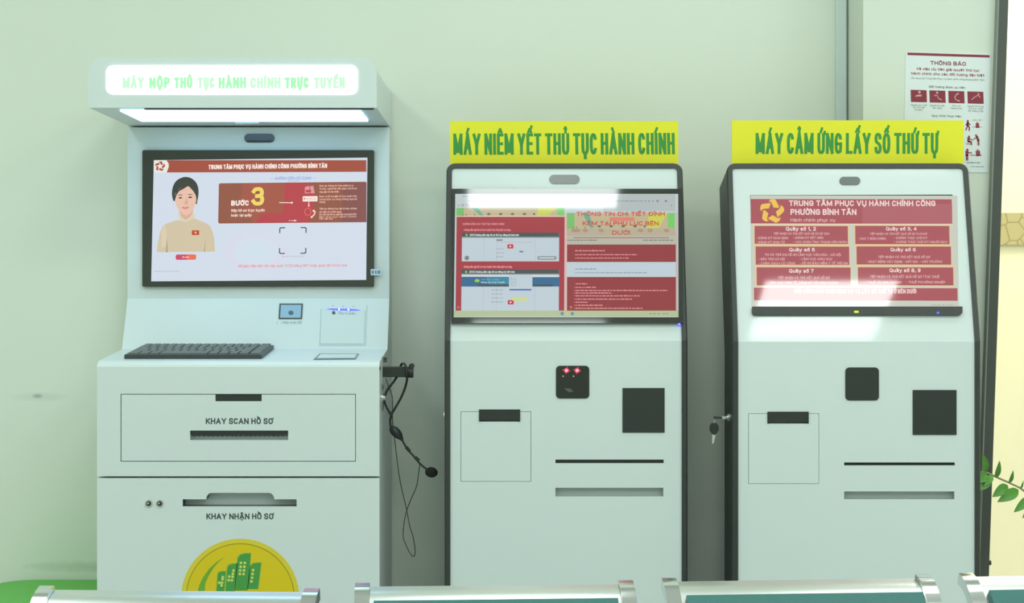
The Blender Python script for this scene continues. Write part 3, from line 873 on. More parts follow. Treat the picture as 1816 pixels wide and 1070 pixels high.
# header
hx = lambda x: 282 + (x-270.5)*0.0119
poly_px(b, S1, [(270.5, 282), (648.6, 286.5), (649, 307), (271, 304)], RED, 1)
poly_px(b, S1, [(270.5, 282), (293, 282.3), (297, 288), (297.5, 294), (294, 304.2), (271, 304)], scr((228, 228, 220)), 2)
emblem(b, S1, 282, 293, 9, scr((170, 60, 55)), 3)
text_px(b, S1, 'TRUNG TÂM PHỤC VỤ HÀNH CHÍNH CÔNG PHƯỜNG BÌNH TÂN', 368, 579, 291.5, 299.5, scr((250, 235, 225)), 3, fat=0.9, copies=3)
text_px(b, S1, 'HƯỚNG DẪN SỬ DỤNG', 486, 551, 314.5, 319.5, scr((128, 150, 225)), 2, fat=0.6, copies=3)
text_px(b, S1, '‹‹', 478, 482, 314.5, 319.5, scr((170, 180, 230)), 2)
text_px(b, S1, '››', 555, 559, 314.5, 319.5, scr((170, 180, 230)), 2)
line_px(b, S1, [(509, 322), (530, 322)], 0.8, scr((170, 150, 210)), 2)
# soft pale rosette behind
for r, c in ((58, (210, 213, 229)), (40, (206, 217, 231)), (22, (203, 219, 232))):
    disc_px(b, S1, 455, 445, r, scr(c), 0.4 + (58-r)*0.004, n=40, ry=r*0.62)
# the brown banner
rrect_px(b, S1, 387, 324.5, 649.5, 396, 3, BRN, 1)
poly_px(b, S1, [(430, 324.7), (505, 325), (530, 360), (520, 395.5), (450, 395.3), (425, 360)], scr((160, 72, 54)), 2)
poly_px(b, S1, [(505, 325), (545, 325.4), (558, 345), (556, 380), (548, 395.8), (455, 395.4), (462, 380), (502, 378)], MAG, 3)
poly_px(b, S1, [(608, 325.8), (649.4, 326.2), (650, 396), (606, 395.8)], scr((128, 66, 66)), 2)
text_px(b, S1, 'BƯỚC', 409.5, 441, 355.5, 364.5, scr((250, 240, 235)), 4, sw=2.1)
text_px(b, S1, '3', 446, 469, 332.5, 366, scr((120, 66, 30)), 4, sw=8)
text_px(b, S1, '3', 445.5, 468, 332, 365, scr((236, 206, 96)), 5, sw=7)
text_px(b, S1, 'Nộp hồ sơ trực tuyến', 409.5, 469, 370.5, 375.5, scr((242, 215, 205)), 4, fat=0.8, copies=3, shear=.15)
text_px(b, S1, 'hoặc tại quầy', 409.5, 446, 379, 384, scr((242, 215, 205)), 4, fat=0.8, copies=3, shear=.15)
line_px(b, S1, [(495, 359.8), (517, 360.3)], 1.3, scr((250, 235, 230)), 4)
poly_px(b, S1, [(516.5, 357.8), (519.5, 360.3), (516.5, 362.8)], scr((250, 235, 230)), 4)
for x in (513.5, 518):
    disc_px(b, S1, x, 392, 1.1, scr((250, 225, 225)), 4, n=8)
line_px(b, S1, [(521, 392), (525, 392.1)], 2, scr((250, 225, 225)), 4)
PK, CRM = scr((222, 140, 150)), scr((240, 205, 190))
poly_px(b, S1, [(540, 332.5), (548, 331), (548.5, 344), (540, 344)], PK, 4)
poly_px(b, S1, [(549, 331.5), (555, 330.5), (557.5, 344.2), (549.5, 344)], PK, 4)
rect_px(b, S1, 541.5, 338, 551, 342.3, MAG, 5)
rrect_px(b, S1, 536.3, 349, 562.8, 358.4, 1.2, scr((245, 225, 215)), 4)
disc_px(b, S1, 539.6, 353.4, 1.4, scr((160, 90, 90)), 5, n=10)
greek_px(b, S1, 543, 560, 352.5, 2, scr((205, 180, 180)), 5, seed=4)
line_px(b, S1, [(547.3, 359.5), (547.4, 366)], 1.5, CRM, 4)
poly_px(b, S1, [(545.4, 365), (549.4, 365), (547.4, 368.6)], CRM, 4)
line_px(b, S1, [(543, 371), (540, 374), (540, 378), (543, 382.5), (549, 382.6), (551.5, 377), (550, 372), (546, 370), (543, 371)], 1, scr((226, 120, 100)), 4)
line_px(b, S1, [(557, 374.5), (558.5, 377), (557, 382), (553, 386)], 2.4, CRM, 4)
disc_px(b, S1, 556, 375, 2, CRM, 4, n=10); disc_px(b, S1, 552.5, 386, 2, CRM, 4, n=10)
TX = scr((240, 190, 175))
for i, (s, y, x1) in enumerate((('Đưa các thông tin trên phiếu in ra', 329.3, 626), ('từ máy, người dân đến quầy chờ hồ sơ', 334.5, 632), ('nộp giấy tờ cần thiết.', 340, 601),
        ('Được cơ hỗ trợ giấy tờ trực tuyến trên', 348, 632.5), ('trang Dịch vụ công thông qua hệ', 353.2, 632.5), ('thống.', 358, 577),
        ('Tiếp tục đường truy cập từ máy với bạn', 369.8, 632.5), ('các giấy tờ có liên quan.', 375.4, 606), ('Các yêu cầu hỗ trợ, giải đáp trong quá trình', 380, 632), ('làm thủ tục hành chính', 384.3, 632), ('với cán bộ', 387.6, 590))):
    text_px(b, S1, s, 566, x1, y, y+3.2, TX, 4, fat=0.4, copies=2)
# scan frame (the code itself is left out)
DG = scr((72, 76, 92))
for sx in (0, 1):
    for sy in (0, 1):
        X = lambda t: 496.5 + t if not sx else 543 - t
        Y = lambda t: 404.5 + t if not sy else 450 - t
        line_px(b, S1, [(X(9), Y(0)), (X(2), Y(0)), (X(0.4), Y(1)), (X(0), Y(2.5)), (X(0), Y(9))], 2, DG, 2)
greek_px(b, S1, 501, 540, 453.5, 3, scr((190, 194, 206)), 2, seed=9)
text_px(b, S1, 'Để giao tiếp kết nối, hãy quét CCCD bằng NFC hoặc quét QR CCCD nhé', 424, 616, 469.5, 474.2, scr((226, 130, 150)), 2, fat=0.5, copies=2)
greek_px(b, S1, 276, 321, 478.5, 3.2, scr((188, 194, 206)), 2, seed=12)
rrect_px(b, S1, 313, 450.5, 349, 460, 3, scr((200, 50, 92)), 2)
poly_px(b, S1, [(333, 450.5), (346, 450.5), (348.6, 453), (348.8, 457), (346, 460), (333, 460)], scr((228, 100, 62)), 3)
text_px(b, S1, 'Xin chào', 324.5, 336.5, 453.6, 456.8, scr((250, 220, 215)), 4)
# woman in a cream tunic
def wp(x, y):
    return (260 + x/5.486, 275 + y/5.486)
def wpoly(pts, col, layer):
    poly_px(b, S1, [wp(*p) for p in pts], scr(col), layer)
def fan(pts, col, layer, smooth=True):
    P = [wp(*p) for p in pts]
    if smooth:                                        # round the outline off
        n_ = len(P)
        Q = []
        for i in range(n_):
            a, c_, d_, e = P[i-1], P[i], P[(i+1) % n_], P[(i+2) % n_]
            for k in range(4):
                t = k/4
                Q.append(tuple(.5*(2*c_[j]+(d_[j]-a[j])*t+(2*a[j]-5*c_[j]+4*d_[j]-e[j])*t*t+(3*c_[j]-a[j]-3*d_[j]+e[j])*t**3) for j in (0, 1)))
        P = Q
    c = (sum(p[0] for p in P)/len(P), sum(p[1] for p in P)/len(P))
    for i in range(len(P)):
        poly_px(b, S1, [c, P[i], P[(i+1) % len(P)]], scr(col), layer)
fan([(105, 938), (112, 860), (130, 760), (155, 690), (190, 660), (300, 625), (375, 640), (465, 610), (560, 650), (615, 680), (640, 730), (660, 800), (672, 938), (585, 938), (400, 938), (190, 938)], (206, 190, 160), 2, False)
wpoly([(195, 890), (205, 800), (215, 940), (192, 940)], (176, 158, 128), 3)
wpoly([(580, 790), (573, 850), (562, 940), (575, 940)], (176, 158, 128), 3)
wpoly([(150, 720), (175, 670), (200, 740), (192, 880), (150, 900)], (214, 199, 170), 3)
fan([(318, 548), (330, 510), (440, 510), (448, 560), (455, 590), (380, 640), (335, 600)], (214, 168, 146), 4)
fan([(305, 560), (322, 548), (335, 590), (378, 625), (380, 648), (330, 625)], (216, 202, 174), 5)
fan([(452, 552), (470, 600), (440, 620), (385, 645), (382, 625), (425, 595)], (216, 202, 174), 5)
fan([(242, 370), (250, 300), (280, 245), (330, 214), (375, 206), (425, 218), (470, 255), (496, 310), (500, 380), (488, 450), (470, 470), (270, 440), (255, 430)], (42, 42, 40), 5)
fan([(270, 400), (285, 350), (340, 305), (400, 298), (450, 330), (480, 390), (478, 450), (455, 520), (425, 560), (385, 580), (345, 562), (305, 520), (280, 460)], (228, 186, 166), 6)
wpoly([(268, 400), (285, 345), (345, 300), (400, 292), (360, 318), (310, 345), (285, 385), (272, 430)], (42, 42, 40), 7)
wpoly([(400, 292), (455, 325), (485, 390), (484, 440), (476, 390), (450, 345)], (42, 42, 40), 7)
for (x0, x1, y) in ((298, 352, 384), (392, 450, 380)):
    wpoly([(x0, y+4), (x0+15, y-6), (x1-15, y-6), (x1, y+2), (x1-14, y+1), (x0+16, y+1)], (70, 52, 46), 7)
    wpoly([(x0+6, y+26), (x0+22, y+18), (x1-22, y+18), (x1-6, y+26), (x1-22, y+33), (x0+22, y+33)], (48, 36, 34), 7)
wpoly([(362, 470), (378, 430), (386, 400), (394, 430), (404, 470), (384, 478)], (214, 164, 144), 7)
wpoly([(338, 502), (362, 498), (375, 501), (390, 498), (414, 502), (392, 516), (375, 520), (358, 516)], (196, 100, 96), 7)
wpoly([(352, 505), (375, 506), (400, 505), (375, 511)], (235, 205, 200), 8)
rect_px(b, S1, *wp(443, 728), *wp(514, 774), scr((190, 48, 40)), 6)
star(b, S1, *wp(479, 750), 2.6, scr((240, 220, 100)), 7)
b.build('screen', monitor1)
# small sticker on the screen's rim
b = MB()
fs = Face(0.286-0.0102)
rect_px(b, fs, 657.5, 477.5, 676, 488.5, M['sticker'], 3)
for (a, c_) in ((659, 663), (665, 668), (669.5, 674.5)):
    rect_px(b, fs, a, 480, c_, 486, M['sticker_blue'], 4)
b.build('sticker', monitor1)

# sloping panel: scanner window, reader pad
f2 = Face(0.23, 1.138, math.degrees(math.atan2(.056, .119)))
b = MB()
wq = Sheet(f2, (496.5, 539), (538, 539.5), (535, 566.5), (493.5, 566))
slab(b, wq, [(496.5, 539), (538, 539.5), (535, 566.5), (493.5, 566)], -0.001, 0.0022, M['grey_window'])
scan = b.build('scanner_window', K1, bevel=.0008)
b = MB()
poly_px(b, wq, [(499, 541.5), (535.2, 542), (532.8, 564.8), (496.4, 564.3)], M['scan_glass'], 3, .0022)
b.build('glass', scan)
b = MB(); disc_px(b, wq, 516, 556, 4.6, M['lens'], 6, .0022, ry=4.0); b.build('lens', scan)
b = MB()
text_px(b, f2, 'Máy scan QR', 502, 535, 569.5, 574.5, M['faint_ink'], 2, fat=.5, copies=2)
for (xa, xb) in ((491.5, 494.5), (496.5, 499.2)):
    line_px(b, f2, [(xa, 570), (xa, 575.5)] if xa < 495 else [(xb, 570), (xb, 575.5)], 0.7, M['faint_ink'], 2)
b.build('lettering', K1)
pq = Sheet(f2, (571, 543), (652, 540), (647, 613), (563.5, 613))
b = MB()
line_px(b, pq, [(571, 550), (565.5, 610.5), (645, 610.5), (648.5, 550)], 0.8, M['faint_ink'], 3)
poly_px(b, pq, [(571, 549), (648.5, 549), (645, 610), (566, 610)], M['pad_grey'], 1)
line_px(b, pq, [(563.5, 613.2), (647.5, 613.2), (652, 540)], 0.8, M['faint_ink'], 2)
text_px(b, pq, 'Máy in phiếu', 601, 631, 554, 558, M['faint_ink'], 3, fat=.4, copies=2)
rrect_px(b, pq, 590, 553.5, 595.5, 558.5, 1, M['poster_dark'], 3)
rect_px(b, pq, 591, 552, 594.5, 553.5, M['faint_ink'], 3)
for x in (592, 610, 628):
    rect_px(b, pq, x-1.3, 542.8, x+1.3, 544, M['faint_ink'], 3)
pad = b.build('reader_pad', K1)
b = MB()
slab(b, pq, [(579.5, 549.6), (590, 548.4), (598, 548.2), (602.5, 546.6), (607, 548.2), (614, 548.2), (619, 546.6), (624, 548.2), (632, 548.4), (641, 549.6),
             (632, 550.8), (624, 551), (619, 552.4), (614, 551), (607, 551), (602.5, 552.4), (598, 551), (590, 550.8)], 0.0004, 0.0012, M['led_blue'])
for x in (602.5, 619):
    disc_px(b, pq, x, 549.5, 1.8, M['led_core_blue'], 12, n=12, ry=2.4)
b.build('led_bar', pad)

# card reader slot in the shelf
f3 = Face(0.02, 1.1192, math.degrees(math.atan2(.21, .0188)))
cq = [(566.5, 628.3), (637, 628.3), (631, 637.8), (556, 638.5)]
b = MB()
slab(b, f3, cq, -0.001, 0.0015, M['grey_window'])
card = b.build('card_reader', K1)
b = MB()
poly_px(b, f3, [(568.5, 629.8), (633, 629.8), (628.5, 636.6), (563, 637)], M['pad_grey'], 3, .0015)
b.build('reader_plate', card)

# locks and headset holder on the machine's side
DH = 0.08
fh = Face(DH)
def hp(px, py, dy=0.0):                               # a point in the plane of the hanging headset
    k = (D0 + DH + dy)/F
    return ((px-CX)*k, DH+dy, H + (CY-py)*k)
b = MB()
_, _, z0 = hp(0, 680); _, _, z1 = hp(0, 632)
b.box(XR, XR+.003, .045, .13, z0, z1, M['silver'])
holder = b.build('headset_holder', K1, bevel=.001)
b = MB()
z = hp(0, 659)[2]
b.box(XR, -.236, .07, .09, z-.0125, z+.011, M['black'])
b.tube([(-.24, .08, z-.002), (-.222, .08, z-.002)], .0125, M['black'], 14)
b.tube([(-.226, .07, z+.012), (-.226, .095, z+.012)], .006, M['black'], 12)
b.build('hook', holder, bevel=.002)
b = MB()
for py in (636, 641):
    z = hp(0, py)[2]
    b.tube([(XR+.002, .10, z), (XR+.009, .10, z)], .003, M['grey_window'], 10)
b.build('screw', holder)
b = MB()
z = hp(0, 705)[2]
b.tube([(XR-.001, .06, z), (XR+.004, .06, z)], .010, M['silver'], 20)
b.tube([(XR+.004, .06, z), (XR+.008, .06, z)], .006, M['silver'], 16)
b.build('side_lock', K1)
b = MB()
b.tube(catmull([hp(680, 684, -.01), hp(678.5, 690), hp(678, 700, .01), hp(680, 718), hp(677.5, 730), hp(674, 736)], 5), .0009, M['thin_cable'], 6)
b.build('lead', K1)

# ------------------------------------------------------------------ keyboard on the shelf
kb_c = f3.at(347, 628)
KB = thing('keyboard', 'compact black keyboard lying on the shelf of the tall kiosk', 'keyboard', kb_c)
u0, v0 = f3.uv(220, 637.0); u1, _ = f3.uv(464, 637.0)
_, v1 = f3.uv(245, 617.5)
b = MB()
slab_uv(b, f3, [(u0, v0), (u1, v0), (u1, v1), (u0, v1)], 0.0005, 0.009, M['key_base'])
b.build('base', KB, bevel=.002)
random.seed(3)
proto = {}
kw = (u1-u0-.012-.024)
rows = [14, 14, 13, 12, [1.2, 1.1, 1.1, 5.2, 1.1, 1.1, 1.1, 1.1]]
rh = (v1-v0-.010)/5
def add_key(ua, ub, va, vb):
    w = round(ub-ua, 4)
    key = (w, round(vb-va, 4))
    cu_, cv_ = (ua+ub)/2, (va+vb)/2
    c = Vector(f3.P(cu_, cv_, .009))
    if key not in proto:
        b = MB()
        lo = [(ua, va), (ub, va), (ub, vb), (ua, vb)]
        i = .0014
        hi = [(ua+i, va+i), (ub-i, va+i), (ub-i, vb-i*.6), (ua+i, vb-i*.6)]
        b.prism([f3.P(u, v, .0088) for u, v in lo], [f3.P(u, v, .0128) for u, v in hi], M['key_cap'])
        o = b.build('key', KB)
        proto[key] = (o, c)
    else:
        src, c0 = proto[key]
        o = src.copy()
        COL.objects.link(o)
        o.parent = KB
        o.location = Vector(src.location) + (c - c0)
for r, spec in enumerate(rows):
    units = [1]*spec if isinstance(spec, int) else spec
    if isinstance(spec, int) and spec < 14:
        units = [14-spec+.55] + units[:-1] + [1.45] if spec == 13 else [2.0] + units[:-1] + [2.0]
    tot = sum(units)
    vb = v1 - .005 - r*rh
    u = u0+.006
    for un in units:
        w = kw*un/tot
        add_key(u+.0009, u+w-.0009, vb-rh+.0009, vb-.0009)
        u += w
for r in range(5):
    vb = v1 - .005 - r*rh
    add_key(u1-.028, u1-.0065, vb-rh+.0009, vb-.0009)

# ------------------------------------------------------------------ headset hanging from the holder
HS = thing('headset', 'black headset with microphone hanging from the side hook of the tall kiosk', 'headset', hp(715, 760))
b = MB()
b.tube(catmull([hp(693.5, 735), hp(688, 727), hp(682.5, 715), hp(682, 706), hp(687, 692), hp(699, 676), hp(706, 664, .012), hp(712, 646.5, .02), hp(719, 648, -.015), hp(722, 668, -.02),
                hp(719, 686), hp(711, 706), hp(702, 722), hp(694.5, 735), hp(691.8, 748), hp(693.5, 759)], 6), .0026, M['cable'], 8)
b.tube([hp(690, 731), hp(694.5, 736)], .0036, M['cable'], 8)
b.build('headband', HS)
b = MB()
b.tube(catmull([hp(693, 757), hp(697, 762), hp(704, 769), hp(710, 776), hp(713.5, 781)], 4),
       [.004, .0055, .0072, .0082, .0092, .0102, .0106, .0106, .0103, .0098, .009, .0080, .0066, .0055, .0047, .0040, .0034], M['black'], 12)
b.build('earpiece', HS)
b = MB()
b.tube(catmull([hp(712, 779), hp(722, 796), hp(735, 811), hp(745, 823), hp(757, 833)], 5), .0024, M['cable'], 8)
b.tube([hp(720, 793), hp(727, 801)], .0040, M['cable'], 8)
b.tube([hp(736, 811), hp(743, 818)], .0042, M['cable'], 8)
b.build('microphone_boom', HS)
b = MB()
from mathutils import Matrix
b.ball(hp(765, 838), .0145, .0115, .0118, M['foam'], rot=Matrix.Rotation(math.radians(8), 3, 'Y'))
b.build('microphone', HS)
b = MB()
b.tube(catmull([hp(684, 672), hp(690, 688), hp(695.5, 704), hp(696, 725), hp(696, 745), hp(698, 765, .015), hp(700, 780, .015), hp(704, 815), hp(708, 845), hp(713, 870), hp(721, 904),
                hp(727, 935, -.01), hp(732, 950, -.01), hp(736, 975, -.005), hp(734.5, 987), hp(728, 983), hp(717, 960, .008), hp(715, 948, .01), hp(717, 925, .01), hp(721, 907, .012), hp(728, 888), hp(738, 865), hp(741, 850), hp(745, 820)], 5), .0010, M['thin_cable'], 6)
b.build('cable', HS)

# ================================================================== the two slim machines
def slim_kiosk(name, label, y0, tilt, cx_bend, w_bend, px):
    """px: pixel measures of this machine. Returns the root and its planes."""
    sc = F/(D0+y0)
    zb = H - (px['bend']-CY)/sc
    xl, xr = (px['xl']-CX)/sc, (px['xr']-CX)/sc
    low, up = Face(y0), Face(y0, zb, tilt)
    root = thing(name, label, 'kiosk', ((xl+xr)/2, y0+.07, 0))
    depth, t = .13, .0125
    vt = up.uv(CX, px['top'])[1]
    # charcoal surround: two bent sides and a rounded top
    b = MB()
    r_ = .020
    def loop(n, ins):
        """outline of the surround seen from the front at height n over the front planes"""
        out = [low.P(xl+ins, 0.0, n), up.P(xl+ins, 0.0, n)]
        R2 = max(r_-ins, .004)
        for k in range(7):
            a = math.radians(180-90*k/6)
            out.append(up.P(xl+ins+R2+R2*math.cos(a), vt-ins-R2+R2*math.sin(a), n))
        for k in range(7):
            a = math.radians(90-90*k/6)
            out.append(up.P(xr-ins-R2+R2*math.cos(a), vt-ins-R2+R2*math.sin(a), n))
        out += [up.P(xr-ins, 0.0, n), low.P(xr-ins, 0.0, n)]
        return out
    # low.P runs from the floor (v = z)
    A, B, C_, D_ = loop(.004, .0025), loop(.004, t), loop(-.004, t), loop(.0005, 0)
    E_ = loop(-depth, 0)
    n = len(A)
    for P, Q in ((A, B), (B, C_), (D_, A), (E_, D_)):
        b.add(P+Q, [(i, i+1, n+i+1, n+i) for i in range(n-1)], M['frame'])
    b.add(E_, [(0, 1, n-2, n-1), tuple(range(1, n-1))], M['frame'])
    surround = b.build('surround', root)
    # lower front with recesses
    b = MB()
    pd = low.rect(*px['door'])
    h1, h2 = low.rect(*px['slot1']), low.rect(*px['slot2'])
    card, finger = low.rect(*px['card']), low.rect(*px['finger'])
    plate(b, low, (xl+t, xr-t, 0.05, zb), [pd, h1, h2], .018, .02, M['white'], M['recess_light'])
    b.build('front_panel', root)
    # printer door
    hd = low.rect(*px['handle'])
    b = MB()
    g = .0009
    pr = (pd[0]+g, pd[1]-g, pd[2]+g, pd[3]-g)
    plate(b, low, pr, [(hd[0], hd[1], hd[2], pr[3]+1)], .022, .022, M['white'], M['black'])
    door = b.build('printer_door', root)
    b = MB()
    lo = [(hd[0], hd[2]), (hd[1], hd[2]), (hd[1], hd[3]), (hd[0], hd[3])]
    slab_uv(b, low, [(hd[0], hd[2]+.003), (hd[1], hd[2]+.003), (hd[1], hd[3]), (hd[0], hd[3])], -.014, .0015, M['black'])
    slab_uv(b, low, [(hd[0], hd[2]), (hd[0]+.003, hd[2]), (hd[0]+.003, hd[3]), (hd[0], hd[3])], -.014, .0025, M['black'])
    slab_uv(b, low, [(hd[1]-.003, hd[2]), (hd[1], hd[2]), (hd[1], hd[3]), (hd[1]-.003, hd[3])], -.014, .0025, M['black'])
    b.build('handle', door)
    # fingerprint / code reader
    b = MB(); slab(b, low, rrect_pts(*px['finger'], 7), -.001, .002, M['black_gloss' if px['leds'] else 'black'])
    reader = b.build('code_reader', root, bevel=.0008)
    b = MB(); slab(b, low, [(px['card'][0], px['card'][1]), (px['card'][2], px['card'][1]), (px['card'][2], px['card'][3]), (px['card'][0], px['card'][3])], -.001, .002, M['black'])
    b.build('card_reader_pad', root, bevel=.0008)
    b = MB()
    slab(b, low, rrect_pts(*px['slot1'], 3), -.017, -.006, M['black'])
    b.build('card_slot', root)
    # upper white face
    b = MB()
    ue = (xl+t, xr-t, 0.0, vt-t)
    plate(b, up, ue, [], .01, .02, M[px['upper']])
    b.build('upper_panel', root)
    b = MB(); slab(b, up, rrect_pts(*px['cam'], (px['cam'][3]-px['cam'][1])/2), -.001, .0015, M['grey_window']); b.build('camera_window', root)
    # rear skin and plinth
    b = MB(); b.box(xl+.01, xr-.01, y0+.005, y0+.26, 0, .045, M['frame']); b.build('plinth', root, bevel=.003)
    return root, low, up, (xl, xr, zb, vt, t), surround, reader

P2 = dict(bend=605, top=290, xl=788.5, xr=1219, door=(817, 730, 942, 854.5), slot1=(985, 815.5, 1177, 822), slot2=(985, 865.5, 1176.5, 881),
          card=(1104, 688.5, 1178.5, 767.5), finger=(986, 649, 1045, 707), handle=(849.5, 726.5, 922.5, 748), cam=(974, 310.5, 1028, 326.5), leds=True, upper='white')
K2, lo2, up2, g2, sur2, rd2 = slim_kiosk('information_kiosk', 'slim charcoal-edged kiosk whose black reader glows with two red lights', 0.0, 15.0, 0, 0, P2)
# its monitor stands out of the tilted face
b = MB(); slab(b, up2, [(801.5, 338), (1209, 338), (1210.5, 575.5), (800.5, 575.5)], -.002, .012, M['bezel'])
mon2 = b.build('monitor', K2, bevel=.0015)
class Raised:                                         # a plane at height n over a Face
    def __init__(s, face, n):
        s.__dict__.update(face.__dict__)
        s.y0 = face.y0 - n*face.c; s.zb = face.zb + n*face.s
    uv, P, at, rect = Face.uv, Face.P, Face.at, Face.rect
up2s = Raised(up2, .0122)
S2 = Sheet(up2s, (806, 344), (1197.5, 344), (1203, 562), (806.5, 562))
b = MB()
GR, GR2, RD, RD2 = scr((186, 196, 200)), scr((172, 182, 182)), scr((158, 44, 58)), scr((140, 40, 48))
WH2, TXT, GTX, DK = scr((186, 200, 208)), scr((228, 150, 155)), scr((120, 130, 140)), scr((62, 72, 74))
rect_px(b, S2, 806, 344, 1203, 563, GR, 0)
rect_px(b, S2, 1070, 344.2, 1198, 375, GR2, 1)
text_px(b, S2, 'Dịch vụ công trực tuyến', 819, 846, 346.8, 349.5, GTX, 2)
greek_px(b, S2, 830, 880, 355.8, 2, GTX, 2, seed=21)
greek_px(b, S2, 1080, 1140, 355.8, 2, GTX, 2, seed=22)
for x in (1145, 1151, 1158, 1166, 1181):
    disc_px(b, S2, x, 357, 1.4 if x < 1160 else 2.2, GTX, 2, n=8)
disc_px(b, S2, 819.5, 364.5, 2.3, scr((150, 90, 95)), 2, n=12); disc_px(b, S2, 819.5, 364.5, 1.4, GR, 3, n=12)
greek_px(b, S2, 824, 836, 363, 1.8, scr((205, 130, 140)), 2, seed=23)
disc_px(b, S2, 812, 364.8, 1.2, GTX, 2, n=8); disc_px(b, S2, 1191, 365, 1.3, GTX, 2, n=8)
# illustrated strip at the top of each page
def strip(x0, x1, y0, y1, k):
    T = scr((186, 172, 138))
    w = x1-x0
    rect_px(b, S2, x0, y0, x1, y1, T, 1)
    rect_px(b, S2, x0, y0, x0+w*.07, y1, scr((112, 184, 100)), 2)
    poly_px(b, S2, [(x0+w*.14, y0), (x0+w*.2, y0), (x0+w*.25, y1-1.5), (x0+w*.22, y1-1)], scr((96, 164, 140)), 2)
    poly_px(b, S2, [(x0+w*.76, y0), (x0+w*.93, y0), (x0+w*.85, y1-1), (x0+w*.74, y1-1)], scr((196, 200, 80)), 2)
    rect_px(b, S2, x1-w*.065, y0, x1, y1-1, scr((112, 196, 96)), 2)
    for i, q in enumerate((.3, .41, .52, .63, .72)):
        disc_px(b, S2, x0+w*q, y1-(4 if k else 3.5), 3.2 if i < 4 else 2, scr((96, 96, 84)), 3, n=8, ry=2)
    for i, q in enumerate((.06, .09, .17)):
        disc_px(b, S2, x0+w*q, y1-2, 1.6, scr((140, 128, 104)), 3, n=8)
strip(808.5, 1000.5, 369.5, 384, 0)
rect_px(b, S2, 809, 383.6, 1001, 385.5, scr((222, 200, 176)), 2)
strip(1005, 1197, 378.5, 406.5, 1)
rect_px(b, S2, 1004, 406.5, 1198, 419, scr((178, 166, 142)), 1)
rect_px(b, S2, 1004, 418, 1199, 435, scr((178, 176, 160)), 1)
for q in (1018, 1024, 1038, 1066, 1136, 1153, 1182):
    disc_px(b, S2, q, 410, 5, scr((166, 140, 118)), 2, n=10, ry=3.4)
rect_px(b, S2, 1081, 386.5, 1125, 393, scr((214, 120, 112)), 3)
for s, xa, xb, yc, yb in (('THÔNG TIN CHI TIẾT ĐÍNH', 1022, 1179, 376.5, 384), ('KÈM TẠI PHỤ LỤC BÊN', 1033, 1168, 393.5, 401), ('DƯỚI', 1085.5, 1117, 410.3, 417.5)):
    text_px(b, S2, s, xa, xb, yc, yb, scr((196, 52, 40)), 4, fat=.9, copies=3)
line_px(b, S2, [(1017, 423), (1186, 423)], 1.2, scr((160, 60, 66)), 3)
greek_px(b, S2, 1006, 1060, 426, 2.4, scr((104, 112, 106)), 3, seed=31)
greek_px(b, S2, 1140, 1194, 426, 2.4, scr((104, 112, 106)), 3, seed=32)
# page columns
rect_px(b, S2, 809, 385.4, 1001, 551.5, RD, 2)
rect_px(b, S2, 1001, 380, 1005, 552, scr((214, 176, 172)), 2)
rect_px(b, S2, 1005.5, 435, 1198.5, 466, RD2, 2)
rect_px(b, S2, 1005.5, 466, 1199.5, 492.5, WH2, 2)
rect_px(b, S2, 1005.8, 492.5, 1200.5, 551.5, RD2, 2)
rect_px(b, S2, 1198.5, 378, 1201, 551, scr((190, 170, 160)), 3)
text_px(b, S2, 'HƯỚNG DẪN CÁC THỦ TỤC HÀNH CHÍNH', 820, 894, 396.6, 400.2, TXT, 4, fat=.4, copies=2)
text_px(b, S2, '- Hướng dẫn nộp hồ sơ trực tuyến trên cổng dịch vụ công', 821, 905, 407, 410.6, TXT, 4, fat=.4, copies=2)
text_px(b, S2, '- Hướng dẫn nộp hồ sơ trực tuyến trên cổng dịch vụ công', 821, 908, 472.5, 476.4, TXT, 4, fat=.4, copies=2)
def video(y0, y1, t):
    rect_px(b, S2, 819, y0, 991.5, y1, WH2, 4)
    poly_px(b, S2, [(819, y0), (991.3, y0), (991.4, y0+7), (819, y0+7)], DK, 5)
    rect_px(b, S2, 819, y0+7, 991.5, y0+9, scr((122, 134, 138)), 5)
    disc_px(b, S2, 827, y0+4.4, 3.2, scr((60, 120, 50)), 6, n=14)
    rect_px(b, S2, 826.4, y0+2.4, 827.6, y0+6, scr((220, 230, 200)), 7)
    text_px(b, S2, t, 833, 920 if y0 < 450 else 913, y0+2.3, y0+5.9, scr((222, 228, 226)), 6, fat=.4, copies=2)
    for x in (858, 881, 949):
        line_px(b, S2, [(x, y0+10), (x, y1)], .6, scr((168, 180, 188)), 5)
    for i in range(5):
        if y0+31+i*7 < y1: greek_px(b, S2, 872 if y0 > 450 else 880, 893, y0+28+i*7, 1.6, scr((140, 150, 160)), 6, seed=60+i+int(y0))
def play(x, y):
    rrect_px(b, S2, x-5.3, y-3.8, x+5.3, y+3.8, 1.5, scr((196, 36, 52)), 8)
    poly_px(b, S2, [(x-1.4, y-2), (x+2, y), (x-1.4, y+2)], scr((240, 230, 230)), 9)
video(414, 465, '[DVC] Hướng dẫn nộp hồ sơ thủ tục đăng ký khai sinh')
rect_px(b, S2, 880, 426, 891, 428.5, scr((112, 122, 130)), 6)
line_px(b, S2, [(881, 431), (945, 431)], .7, scr((196, 150, 158)), 6)
rect_px(b, S2, 921, 446.5, 928, 449, scr((104, 116, 122)), 6)
rrect_px(b, S2, 953, 455.8, 987, 462, 3, scr((120, 130, 132)), 6); rrect_px(b, S2, 955.5, 457.4, 984, 460.4, 1.2, scr((190, 198, 200)), 7)
disc_px(b, S2, 828, 459, 4, scr((112, 122, 128)), 6, n=16)
play(905, 438.5)
video(479.5, 551.5, '[DVC] Hướng dẫn nộp hồ sơ đăng ký kết hôn')
BL = scr((44, 96, 140))
rect_px(b, S2, 819, 488.5, 992, 492.3, scr((204, 210, 216)), 6)
